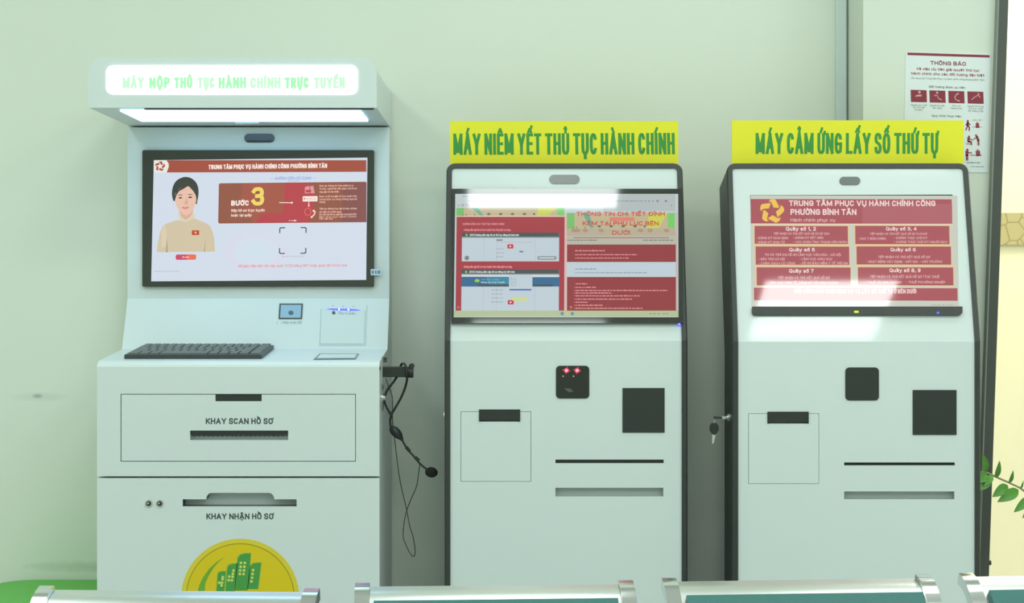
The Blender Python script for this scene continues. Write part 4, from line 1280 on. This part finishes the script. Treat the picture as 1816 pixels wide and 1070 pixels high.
rect_px(b, S2, 819, 492.3, 903, 509.5, BL, 7)
poly_px(b, S2, [(862, 492.3), (903, 492.3), (903, 506), (868, 506)], scr((48, 128, 158)), 8)
rect_px(b, S2, 848, 505.5, 903, 509.5, scr((54, 74, 84)), 9)
rect_px(b, S2, 903, 489, 944, 520, WH2, 7)
rect_px(b, S2, 944.5, 493, 992, 509.5, BL, 8)
rect_px(b, S2, 946, 506, 980, 509.5, scr((50, 70, 80)), 9)
poly_px(b, S2, [(842, 499), (846, 495.5), (850, 498), (852, 497), (850, 501.5), (844, 502)], scr((150, 196, 60)), 10)
text_px(b, S2, 'Cổng dịch vụ công', 854, 884, 496, 498.2, scr((130, 196, 210)), 10)
text_px(b, S2, 'Đăng ký trực tuyến', 853.5, 896, 500.5, 503.4, scr((196, 222, 232)), 10, fat=.3, copies=2)
for i in range(5):
    greek_px(b, S2, 905, 917, 493.5+i*3.4, 1.3, scr((150, 160, 168)), 9, seed=80+i)
rect_px(b, S2, 904, 513.7, 943, 516.4, scr((62, 108, 176)), 9)
rect_px(b, S2, 909, 529.5, 935, 534, scr((206, 212, 108)), 9)
play(906.5, 537)
greek_px(b, S2, 1020, 1073, 444.7, 2.6, TXT, 4, seed=41)
greek_px(b, S2, 1020, 1130, 452, 2, TXT, 4, seed=42)
greek_px(b, S2, 1020, 1116, 458, 2, TXT, 4, seed=43)
greek_px(b, S2, 1020.5, 1057, 477.3, 2, scr((110, 122, 136)), 4, seed=44)
greek_px(b, S2, 1020.5, 1149, 484, 1.8, scr((120, 132, 146)), 4, seed=45)
for i, (x1, y) in enumerate(((1042, 503.3), (1057, 509.6), (1184, 515), (1085, 519.5), (1135, 524.5), (1121, 530.2), (1044, 535.5), (1069, 540.9), (1140, 546.2))):
    greek_px(b, S2, 1021, x1, y, 2.2, TXT, 4, seed=50+i)
    if i:
        disc_px(b, S2, 1019, y+1.2, .7, TXT, 4, n=6)
disc_px(b, S2, 1013, 545.5, 2.2, scr((190, 110, 114)), 4, n=10)
disc_px(b, S2, 814, 545.5, 2, scr((190, 110, 114)), 4, n=10)
# task bar
rect_px(b, S2, 806, 551.5, 1203, 562, scr((172, 186, 144)), 3)
rrect_px(b, S2, 995, 554, 1000, 559.4, .8, scr((70, 130, 170)), 5)
rrect_px(b, S2, 1004, 555, 1008.5, 559, .8, scr((206, 186, 120)), 5)
disc_px(b, S2, 1015.5, 556.8, 2.7, scr((60, 136, 160)), 5, n=14)
for i, x in enumerate((1152, 1158.5, 1166, 1175, 1181)):
    rect_px(b, S2, x, 556, x+4, 557.8, scr((130, 142, 116)), 5)
b.build('screen', mon2)
# blue standby light
b = MB()
b.ball(up2.at(1204, 576.5, .003), .0045, .004, .0035, M['led_blue'], 12, 8)
b.build('standby_light', K2)
b = MB(); b.ball(up2.at(1204, 576.5, .0075), .0013, .001, .0013, M['led_core_blue'], 8, 6); b.build('standby_light', K2)
# red lights and scratches inside the reader
for px_ in (1004.5, 1023.5):
    b = MB()
    cx_, cy_ = px_, 657.3
    fan_pts = []
    for k in range(16):
        r = (5.6, 1.9)[k % 2] if k % 4 else 7.4
        a = 2*math.pi*k/16 + .2
        fan_pts.append((cx_+r*math.cos(a), cy_+r*math.sin(a)*.9))
    for k in range(16):
        poly_px(b, lo2, [(cx_, cy_), fan_pts[k], fan_pts[(k+1) % 16]], M['led_red'], 1, .0021)
    disc_px(b, lo2, cx_, cy_, 2.6, M['led_core'], 3, .0021, n=12)
    b.build('red_light', rd2)
for px_ in (998.5, 1017):
    b = MB(); disc_px(b, lo2, px_, 667.5, 1.4, M['poster_pink'], 1, .0021, n=10); b.build('pilot_light', rd2)
b = MB()
poly_px(b, lo2, [(1000, 688.8), (1012, 689.5), (1014, 692.6), (1018, 692.6), (1014, 695.6), (1010, 695.8), (1005, 693.2)], M['grey_window'], 1, .0021)
b.build('sensor_window', rd2)
# lock on the narrow side
b = MB()
xl2 = g2[0]
z = H - (737-CY)/(F/(D0+.05))
b.tube([(xl2+.001, .05, z), (xl2-.004, .05, z)], .009, M['silver'], 18)
b.build('side_lock', K2)

# ------------------------------------------------------------------ third machine
P3 = dict(bend=606.5, top=290, xl=1298.5, xr=1738.5, door=(1327, 733.5, 1452.5, 858.5), slot1=(1497, 820.5, 1693.5, 826), slot2=(1497, 872, 1692.5, 886),
          card=(1618.5, 692, 1696, 771.5), finger=(1499, 652, 1558.5, 710.5), handle=(1361, 730.5, 1434, 751.5), cam=(1488.5, 314, 1525.5, 328.5), leds=False, upper='white_gloss')
K3, lo3, up3, g3, sur3, rd3 = slim_kiosk('ticket_kiosk', 'slim charcoal-edged kiosk with a red queue menu screen and an unlit reader', -0.055, 13.75, 0, 0, P3)
b = MB(); slab(b, up3, [(1330.5, 346.5), (1689, 345.5), (1699, 548), (1338, 548)], -.002, .0008, M['bezel']); mon3 = b.build('monitor', K3)
b = MB()
slab(b, up3, rrect_pts(1333, 545.5, 1705, 560.5, 6, 4, (0, 0, 1, 1)), -.002, .009, M['frame'])
lip = b.build('screen_lip', K3, bevel=.0015)
b = MB(); rrect_px(b, up3, 1513, 553, 1521.5, 557, 1.5, M['sign_yellow'], 1, .0092); b.build('sensor', lip)
b = MB(); b.ball(up3.at(1661.5, 557, .0095), .003, .002, .0028, M['led_blue'], 10, 6); b.build('standby_light', lip)
up3s = Raised(up3, .0010)
S3 = Sheet(up3s, (1332, 347.5), (1687.5, 347), (1698, 546), (1337.5, 547))
b = MB()
R3, R3b, LG, ORG, WT3 = scr((166, 76, 86)), scr((172, 92, 102)), scr((196, 200, 186)), scr((226, 196, 142)), scr((236, 214, 210))
rect_px(b, S3, 1332, 347, 1699, 547.5, LG, 0)
rect_px(b, S3, 1332, 353.5, 1689, 397.5, R3, 1)
rect_px(b, S3, 1530, 362, 1689.5, 397.5, R3b, 1.5)
rect_px(b, S3, 1333.5, 397.5, 1691, 400, scr((222, 206, 180)), 1)
emblem(b, S3, 1369.5, 375.5, 22, scr((232, 190, 82)), 4, scr((206, 160, 60)))
text_px(b, S3, 'TRUNG TÂM PHỤC VỤ HÀNH CHÍNH CÔNG', 1400, 1660, 356, 366, WT3, 3, fat=1.2, copies=3)
text_px(b, S3, 'PHƯỜNG BÌNH TÂN', 1402.5, 1519.5, 371.5, 382, WT3, 3, fat=1.2, copies=3)
text_px(b, S3, 'Hành chính phục vụ', 1402.5, 1481.5, 388, 394.3, scr((226, 190, 186)), 3)
def cell(x0, y0, x1, y1):
    rect_px(b, S3, x0-1.6, y0-1.8, x1+1.6, y1+1.8, ORG, 2)
    rect_px(b, S3, x0, y0, x1, y1, R3, 3)
SUB = scr((224, 176, 176))
def t3(s, x0, x1, y0, y1, c=None, fat=.5):
    text_px(b, S3, s, x0, x1, y0, y1, c or SUB, 4, fat=fat, copies=2)
cell(1338.5, 402, 1504, 434)
t3('Quầy số 1, 2', 1394, 1447.5, 403.5, 410.3, WT3, .9)
t3('TIẾP NHẬN VÀ TRẢ KẾT QUẢ HỒ SƠ HỘ TỊCH', 1372, 1471, 413.7, 417.6)
t3('- ĐĂNG KÝ KHAI SINH', 1341.5, 1398, 421.3, 425.7); t3('- ĐĂNG KÝ KẾT HÔN', 1407, 1460, 420.8, 425.2)
t3('- ĐĂNG KÝ KHAI TỬ', 1341.5, 1391.5, 429, 433.2); t3('- XÁC NHẬN TÌNH TRẠNG HÔN NHÂN', 1407, 1502, 428.5, 432.5)
cell(1517, 401.5, 1684, 434)
t3('Quầy số 3, 4', 1571.5, 1626, 403.3, 409.6, WT3, .9)
t3('TIẾP NHẬN VÀ TRẢ KẾT QUẢ HỒ SƠ TƯ PHÁP', 1543, 1645, 413.8, 417.6)
t3('- SAO Y BẢN CHÍNH', 1521.5, 1571, 422, 426.3); t3('- CHỨNG THỰC CHỮ KÝ', 1585, 1645, 420.8, 425)
t3('- CHỨNG THỰC CHỮ KÝ NGƯỜI DỊCH', 1585, 1680, 428, 432)
cell(1340, 438.5, 1506, 471)
t3('Quầy số 5', 1399.5, 1445, 441, 447.4, WT3, .9)
t3('TN VÀ TRẢ KQ HỒ SƠ LĨNH VỰC VĂN HÓA - XÃ HỘI', 1356, 1491, 451, 455.4)
t3('- BẢO TRỢ XÃ HỘI', 1345, 1391.5, 458.9, 463.2); t3('- LĨNH VỰC GIÁO DỤC', 1418, 1476, 458.6, 462.8)
t3('- CHÍNH SÁCH CÓ CÔNG', 1345, 1410, 466.5, 470.4); t3('- HỒ SƠ BẢO HIỂM Y TẾ TRẺ EM', 1418, 1503, 466, 470.2)
cell(1519, 438, 1686.5, 470.2)
t3('Quầy số 6', 1579, 1624, 440.5, 446.8, WT3, .9)
t3('TIẾP NHẬN VÀ TRẢ KẾT QUẢ HỒ SƠ', 1557, 1649, 454.6, 459)
t3('- HOẠT ĐỘNG XÂY DỰNG', 1536, 1600, 463, 467.4); t3('- ĐẤT ĐAI', 1603, 1627, 463, 467.2); t3('- MÔI TRƯỜNG', 1631, 1670.5, 463, 467)
cell(1341.5, 475.5, 1508, 507.5)
t3('Quầy số 7', 1399, 1442.5, 478.4, 485, WT3, .9)
t3('TIẾP NHẬN VÀ TRẢ KẾT QUẢ HỒ SƠ', 1379, 1470.5, 491.5, 496.2)
t3('LĨNH VỰC KINH TẾ, ĐĂNG KÝ HỘ KINH DOANH', 1364, 1486, 500.2, 505)
cell(1521, 475, 1690, 506.7)
t3('Quầy số 8, 9', 1577, 1632, 477, 483.6, WT3, .9)
t3('TIẾP NHẬN VÀ TRẢ KẾT QUẢ HỒ SƠ TTHC THUẾ', 1542, 1665, 489.3, 493.8)
t3('- THUẾ HỘ KINH DOANH', 1533, 1598, 499.3, 503.7); t3('- THUẾ PHI NÔNG NGHIỆP', 1606, 1675.5, 499, 503.3)
rect_px(b, S3, 1336.5, 511.5, 1697, 533.5, R3, 2)
t3('MỜI CÔNG DÂN CHỌN DỊCH VỤ VÀ LẤY SỐ THỨ TỰ Ở BÊN DƯỚI', 1408, 1624, 513.5, 521, scr((240, 206, 202)), .7)
greek_px(b, S3, 1650, 1690, 540, 1.8, scr((166, 170, 156)), 2, seed=91)
b.build('screen', mon3)
# lock barrel on the narrow side
xl3 = g3[0]
DK3 = -0.055+.05
def k3p(px, py, dy=0.0):
    k = (D0+DK3+dy)/F
    return ((px-CX)*k, DK3+dy, H+(CY-py)*k)
b = MB()
z = k3p(0, 741)[2]
b.tube([(xl3+.001, DK3, z), (xl3-.004, DK3, z)], .0095, M['silver'], 18)
b.tube([(xl3-.004, DK3, z), (xl3-.007, DK3, z)], .005, M['silver'], 14)
b.build('side_lock', K3)
# keys: one in the lock, its twin hanging from it
KY = thing('key_set', 'two black-headed keys, one in the side lock and one dangling', 'keys', k3p(1268, 750))
b = MB()
x0 = xl3-.006
b.box(x0-.012, x0, DK3-.0008, DK3+.0008, z-.003, z+.003, M['silver'])
b.build('key_blade', KY)
xe = k3p(1266, 0)[0]
b = MB(); b.box(xe, x0-.010, DK3-.009, DK3+.009, z-.0022, z+.0022, M['black']); b.build('key_head', KY, bevel=.0015)
b = MB()
ringc = Vector((xe+.002, DK3, z-.006))
b.tube([ringc + Vector((0.002*math.sin(a), .006*math.cos(a), .009*math.sin(a))) for a in [2*math.pi*k/20 for k in range(21)]], .0007, M['silver'], 6)
b.build('key_ring', KY)
fk = Face(DK3)
b = MB()
slab(b, fk, [(1262, 750.5), (1270, 750.5), (1274, 755), (1274.5, 763), (1271, 769), (1267, 772), (1262.5, 770), (1258.5, 764), (1258.5, 756)], -.003, .003, M['black'])
b.build('key_head', KY, bevel=.001)
b = MB()
slab(b, fk, [(1263, 770), (1269.5, 771), (1268, 776), (1265.5, 787), (1262.5, 787), (1263, 780)], -.001, .001, M['silver'])
b.build('key_blade', KY)

# ------------------------------------------------------------------ the yellow signs on top of the slim machines
def top_sign(name, label, up, quad, text, tx0, tx1, cap, basel, gap):
    yb = up.P(0, up.uv(CX, 290)[1], -.05)[1]
    face = Face(yb)
    sh = Sheet(face, *quad)
    zb = up.P(0, up.uv(CX, 290)[1], -.05)[2]
    root = thing(name, label, 'sign', ((sh.u0+sh.u1)/2, yb, zb))
    b = MB()
    b.box(sh.u0, sh.u1, yb, yb+.005, sh.v0-.004, sh.v1, M['sign_yellow'])
    b.build('board', root)
    b = MB()
    text_px(b, sh, text, tx0, tx1, cap, basel, M['sign_green'], 2, sw=5.2)
    b.build('lettering', root)
    # two feet behind the board on the machine's top
    for x in (sh.u0+.1, sh.u1-.1):
        b = MB(); b.box(x-.012, x+.012, yb+.005, yb+.03, sh.v0-.004, sh.v0+.03, M['sign_yellow']); b.build('bracket', root)
    return root
top_sign('sign_board', 'yellow board with green lettering standing on the kiosk with the red-lit reader', up2,
         ((798.5, 214), (1203.5, 215.5), (1202, 290), (798, 289)), 'MÁY NIÊM YẾT THỦ TỤC HÀNH CHÍNH', 804, 1196.5, 236.5, 274.2, 0)
top_sign('sign_board', 'yellow board with green lettering standing on the ticket kiosk beside the poster', up3,
         ((1297.5, 213.5), (1709, 213.5), (1709, 290), (1298, 289)), 'MÁY CẢM ỨNG LẤY SỐ THỨ TỰ', 1340, 1664, 236, 273, 0)

# ------------------------------------------------------------------ notice on the column
fp = Face(COL_Y-.0015)
SP = Sheet(fp, (1609.5, 94.5), (1760.5, 93), (1748, 305), (1599, 305), rot=-1.2)
b = MB()
pl = [(1609.5, 94.5), (1760.5, 93), (1748, 305), (1599, 305)]
b.prism([SP.at(x, y, 0) for x, y in pl], [SP.at(x, y, -.0014) for x, y in pl], M['paper'])
PR, PG, PDK = M['poster_red2'], M['poster_grey'], M['poster_dark']
def pc(x, y):
    return (1600 + x/4.753, 85 + y/4.753)
def pt(s, x0, x1, yc, yb, m_, fat=.4):
    (a, c_), (d, e) = pc(x0, yc), pc(x1, yb)
    text_px(b, SP, s, a, d, c_, e, m_, 2, fat=fat, copies=2)
rect_px(b, SP, *pc(58, 50), *pc(755, 71), M['poster_red'], 2)
pt('THÔNG BÁO', 250, 552, 114, 147, M['poster_red'], .8)
pt('Về việc Ưu tiên giải quyết thủ tục', 130, 663, 172, 194, PR, .7)
pt('hành chính cho các đối tượng đặc biệt', 85, 704, 212, 234, PR, .7)
pt('(Áp dụng tại Trung tâm Phục vụ hành chính công phường Bình Tân)', 82, 702, 255, 269, PG, .2)
pt('Đối tượng được ưu tiên', 233, 538, 322, 340, PDK, .5)
for x in (76, 234, 394, 555):
    rect_px(b, SP, *pc(x, 362), *pc(x+135, 464), M['poster_red'], 2)
disc_px(b, SP, *pc(150, 380), 2.4, M['poster_pink'], 3, n=10)
poly_px(b, SP, [pc(115, 410), pc(140, 400), pc(170, 402), pc(165, 416), pc(110, 418)], M['poster_pink'], 3)
disc_px(b, SP, *pc(300, 380), 2.2, M['poster_pink'], 3, n=10)
line_px(b, SP, [pc(275, 405), pc(300, 402), pc(305, 425), pc(335, 440)], 1.6, M['poster_pink'], 3)
line_px(b, SP, [pc(480, 380), pc(452, 400), pc(448, 425), pc(462, 440), pc(486, 445)], 2.2, M['poster_pink'], 3)
line_px(b, SP, [pc(590, 430), pc(620, 405), pc(650, 390), pc(660, 412)], 1.5, M['poster_pink'], 3)
disc_px(b, SP, *pc(648, 382), 1.6, M['poster_pink'], 3, n=10)
for s, x0, x1, y in (('Người cao tuổi', 76, 208, 482), ('(từ 75 tuổi', 92, 188, 502), ('trở lên)', 105, 170, 522), ('Người khuyết', 234, 360, 482), ('tật nặng', 258, 334, 502),
                     ('Phụ nữ', 424, 492, 480), ('mang thai', 408, 502, 500), ('Người đi cùng', 552, 688, 480), ('trẻ em dưới', 560, 680, 500), ('36 tháng tuổi', 556, 682, 520)):
    pt(s, x0, x1, y, y+13, PG, .2)
pt('Quy trình thực hiện', 248, 497, 566, 583, PDK, .5)
def person(cx, cy, h, pose):
    r = h*.11
    disc_px(b, SP, *pc(cx, cy), r/4.753, PR, 2, n=10)
    for seg in pose:
        line_px(b, SP, [pc(cx+dx*h, cy+dy*h) for dx, dy in seg[:-1]], seg[-1]*h/4.753, PR, 2)
person(550, 612, 85, [[(0, .15), (-.03, .45), .24], [(0, .2), (-.2, .42), .1], [(0, .2), (.24, .38), .1], [(-.02, .45), (-.22, .9), .13], [(0, .45), (.14, .65), (.1, .95), .13]])
person(630, 625, 60, [[(0, .2), (0, .6), .5], [(-.7, .6), (.6, .6), .06]])
text_px(b, SP, 'QUẦY SỐ 1', *[pc(588, 0)[0], pc(672, 0)[0]], pc(0, 598)[1], pc(0, 609)[1], PR, 2)
person(556, 742, 75, [[(-.05, .15), (-.08, .6), .3], [(-.08, .6), (.22, .6), (.24, .95), .16], [(0, .25), (.45, .42), .1], [(-.35, .85), (.15, .85), .08]])
person(615, 732, 80, [[(.08, .12), (.22, .5), .26], [(.08, .2), (-.25, .4), .1], [(.22, .5), (.22, 1.0), .2]])
person(538, 855, 90, [[(-.05, .15), (-.05, .5), .28], [(0, .25), (.4, .3), .1], [(-.05, .5), (-.06, .95), .22]])
person(625, 855, 60, [[(0, .25), (.05, .7), .6], [(-1.1, .75), (.5, .75), .1]])
greek_px(b, SP, pc(530, 0)[0], pc(645, 0)[0], pc(0, 957)[1], 2.2, PG, 2, seed=71)
greek_px(b, SP, pc(560, 0)[0], pc(672, 0)[0], pc(0, 992)[1], 1.5, PG, 2, seed=72)
po = b.build('notice_poster')
tag(po, 'white paper notice with dark red heading and pictograms taped on the column', 'poster')

# ------------------------------------------------------------------ green stool against the wall
ST = thing('stool', 'green plastic stool with a rounded top against the wall beside the tall kiosk', 'stool', (-1.08, .2, 0))
b = MB()
def rr(x0, x1, y0, y1, r, n=8):
    out = []
    for cx, cy, a0 in ((x1-r, y1-r, 0), (x0+r, y1-r, 90), (x0+r, y0+r, 180), (x1-r, y0+r, 270)):
        for k in range(n+1):
            a = math.radians(a0+90*k/n); out.append((cx+r*math.cos(a), cy+r*math.sin(a)))
    return out
top = rr(-1.235, -.925, -.03, .365, .085)
b.prism([(x, y, .545) for x, y in top], [(x, y, .575) for x, y in top], M['green_plastic'])
b.build('seat', ST, bevel=.008, seg=3)
for sx in (-1.2, -.96):
    for sy in (.03, .31):
        b = MB(); ox = -.02 if sx < -1 else .0
        b.prism([(sx-.02, sy-.02, .55), (sx+.02, sy-.02, .55), (sx+.02, sy+.02, .55), (sx-.02, sy+.02, .55)],
                [(sx-.018+ox, sy-.016, 0), (sx+.018+ox, sy-.016, 0), (sx+.018+ox, sy+.016, 0), (sx-.018+ox, sy+.016, 0)], M['green_plastic'])
        b.build('leg', ST, bevel=.004)

# ------------------------------------------------------------------ plant whose stem leans into view beside the doorway
PL = thing('potted_plant', 'green leafy plant arching out past the dark door jamb', 'plant', (1.46, .0, 0))
fpl = Face(0.06)
b = MB()
ring = lambda r, z: [(1.46+r*math.cos(2*math.pi*k/28), .0+r*math.sin(2*math.pi*k/28), z) for k in range(28)]
b.prism(ring(.10, 0), ring(.14, .26), M['pot'], True)
b.build('pot', PL, bevel=.006)
b = MB(); b.prism(ring(.13, .255), ring(.13, .262), M['soil']); b.build('soil', PL)
def leaf(mb, base, tip, width, up):
    B, T = Vector(base), Vector(tip)
    ax = T-B
    side = ax.cross(Vector(up)).normalized()
    nrm = side.cross(ax).normalized()
    n = 8
    v, f = [], []
    for k in range(n+1):
        t = k/n
        w = width*math.sin(math.pi*min(1, t**.8))**.8*.5 if 0 < k < n else .0004
        c = B + ax*t + nrm*(.10*ax.length*math.sin(math.pi*t))
        v += [c - side*w + nrm*w*.25, c, c + side*w + nrm*w*.25]
    for k in range(n):
        f += [(3*k, 3*k+1, 3*k+4, 3*k+3), (3*k+1, 3*k+2, 3*k+5, 3*k+4)]
    mb.add(v, f, M['leaf'], True)
main = [fpl.at(1741, 836), fpl.at(1755, 841), fpl.at(1775, 850), fpl.at(1795, 859), fpl.at(1816, 871), fpl.at(1850, 905), (1.36, .04, .6), (1.43, .01, .26)]
b = MB()
b.tube(catmull(main, 6), .0022, M['leaf_stem'], 8)
b.build('stem', PL)
b = MB()
L_ = [((1748, 838), (1738, 803), 13), ((1750, 840), (1722, 856), 20), ((1756, 846), (1727, 870), 20), ((1766, 848), (1768, 816), 10), ((1787, 861), (1755, 880), 19), ((1806, 869), (1764, 889), 20),
      ((1790, 857), (1792, 833), 7), ((1828, 882), (1793, 907), 17), ((1809, 868), (1810, 851), 4), ((1840, 895), (1808, 917), 18), ((1846, 900), (1850, 860), 14), ((1760, 843), (1740, 862), 12)]
for (a, c_, w) in L_:
    leaf(b, fpl.at(*a), fpl.at(c_[0], c_[1], .02), w*(D0+.06)/F, (0, -1, .25))
b.build('foliage', PL)
random.seed(8)
for k in range(4):                                    # the plant's other stems, beyond the picture's edge
    a = math.radians(-40 + 45*k)
    end = Vector((1.5+.22*math.cos(a), .02+.12*math.sin(a), .78+.1*k))
    path = catmull([(1.46+.02*k, .0, .26), (1.48+.08*math.cos(a), .05*math.sin(a), .55), end], 6)
    b = MB(); b.tube(path, .003, M['leaf_stem'], 8)
    for i in range(4, len(path)-1):
        for s in (-1, 1):
            p = path[i]
            leaf(b, p, p + Vector((s*.05, -.015, .02+.01*random.random())), .024, (0, -1, .3))
    b.build('stem', PL)

# ------------------------------------------------------------------ waiting chairs
def chair_geo(root):
    """built facing -y around the origin; the top edge of the back is at y = 0, z = .745"""
    P = [(0, .745), (-.028, .737), (-.052, .720), (-.072, .695), (-.092, .64), (-.108, .56), (-.118, .48), (-.130, .435), (-.16, .418), (-.22, .418), (-.40, .432), (-.52, .440), (-.56, .432), (-.575, .41)]
    C = [Vector((0, y, z)) for y, z in P]
    C = catmull(C, 10)
    def strip(mb, x0, x1, n0, n1, i0, i1, material):
        nr = []
        for i in range(len(C)):
            t = (C[min(i+1, len(C)-1)] - C[max(i-1, 0)]).normalized()
            nr.append(Vector((0, t.z, -t.y)) if True else None)
        lo0 = [C[i] + nr[i]*n0 for i in range(i0, i1+1)]
        hi0 = [C[i] + nr[i]*n1 for i in range(i0, i1+1)]
        loop = hi0 + lo0[::-1]
        mb.prism([(x0, p.y, p.z) for p in loop], [(x1, p.y, p.z) for p in loop], material)
    N = len(C)-1
    out = []
    sgn = 1
    for s in (-1, 1):
        b = MB()
        xa, xb = (s*.246, s*.220) if s > 0 else (-.246, -.220)
        strip(b, min(xa, xb), max(xa, xb), -.012, .010, 0, N, M['chrome'])
        o = b.build('side_rail', root, bevel=.006, seg=3)
        o.data.shade_smooth(); o.data.set_sharp_from_angle(angle=math.radians(40))
    b = MB(); strip(b, -.2195, .2195, -.0035, .0015, 0, N, M['steel']); o = b.build('shell', root)
    o.data.shade_smooth(); o.data.set_sharp_from_angle(angle=math.radians(40))
    def pad(i0, i1, name):
        b = MB(); strip(b, -.212, .212, .0015, .020, i0, i1, M['teal']); b.build(name, root, bevel=.007, seg=3)
    pad(20, 68, 'back_cushion'); pad(83, 115, 'seat_cushion')
    for s in (-1, 1):
        for (ya, yb) in ((-.20, -.10), (-.44, -.52)):
            b = MB(); b.tube([(s*.2, ya, .42), (s*.2, yb, .012)], .014, M['chrome'], 12)
            b.tube([(s*.2, yb, 0), (s*.2, yb, .014)], .018, M['black'], 12)
            b.build('leg', root)
    b = MB(); b.tube([(-.2, -.15, .25), (.2, -.15, .25)], .011, M['chrome'], 12); b.build('stretcher', root)
labels = ['chrome waiting chair in front of the round yellow logo of the tall kiosk',
          'chrome waiting chair with teal padding in front of the red-lit kiosk',
          'chrome waiting chair with teal padding in front of the ticket kiosk',
          'chrome waiting chair with teal padding below the arching plant']
spots = [(-.578, 2.844, -3.0), (-.031, 2.9, 3.5), (.513, 2.956, 4.5), (1.060, 3.01, 5.0)]
first = None
for i, (x, d, yaw) in enumerate(spots):
    loc = (x, -D0+d, 0)
    if first is None:
        first = thing('waiting_chair', labels[0], 'chair', (0, 0, 0), 'metal waiting chairs in a row')
        chair_geo(first)
        r = first
    else:
        r = first.copy()
        COL.objects.link(r)
        for ch in list(first.children):
            c_ = ch.copy(); COL.objects.link(c_); c_.parent = r
        r['label'] = labels[i]
    r.location = loc
    r.rotation_euler = (0, 0, math.radians(yaw))
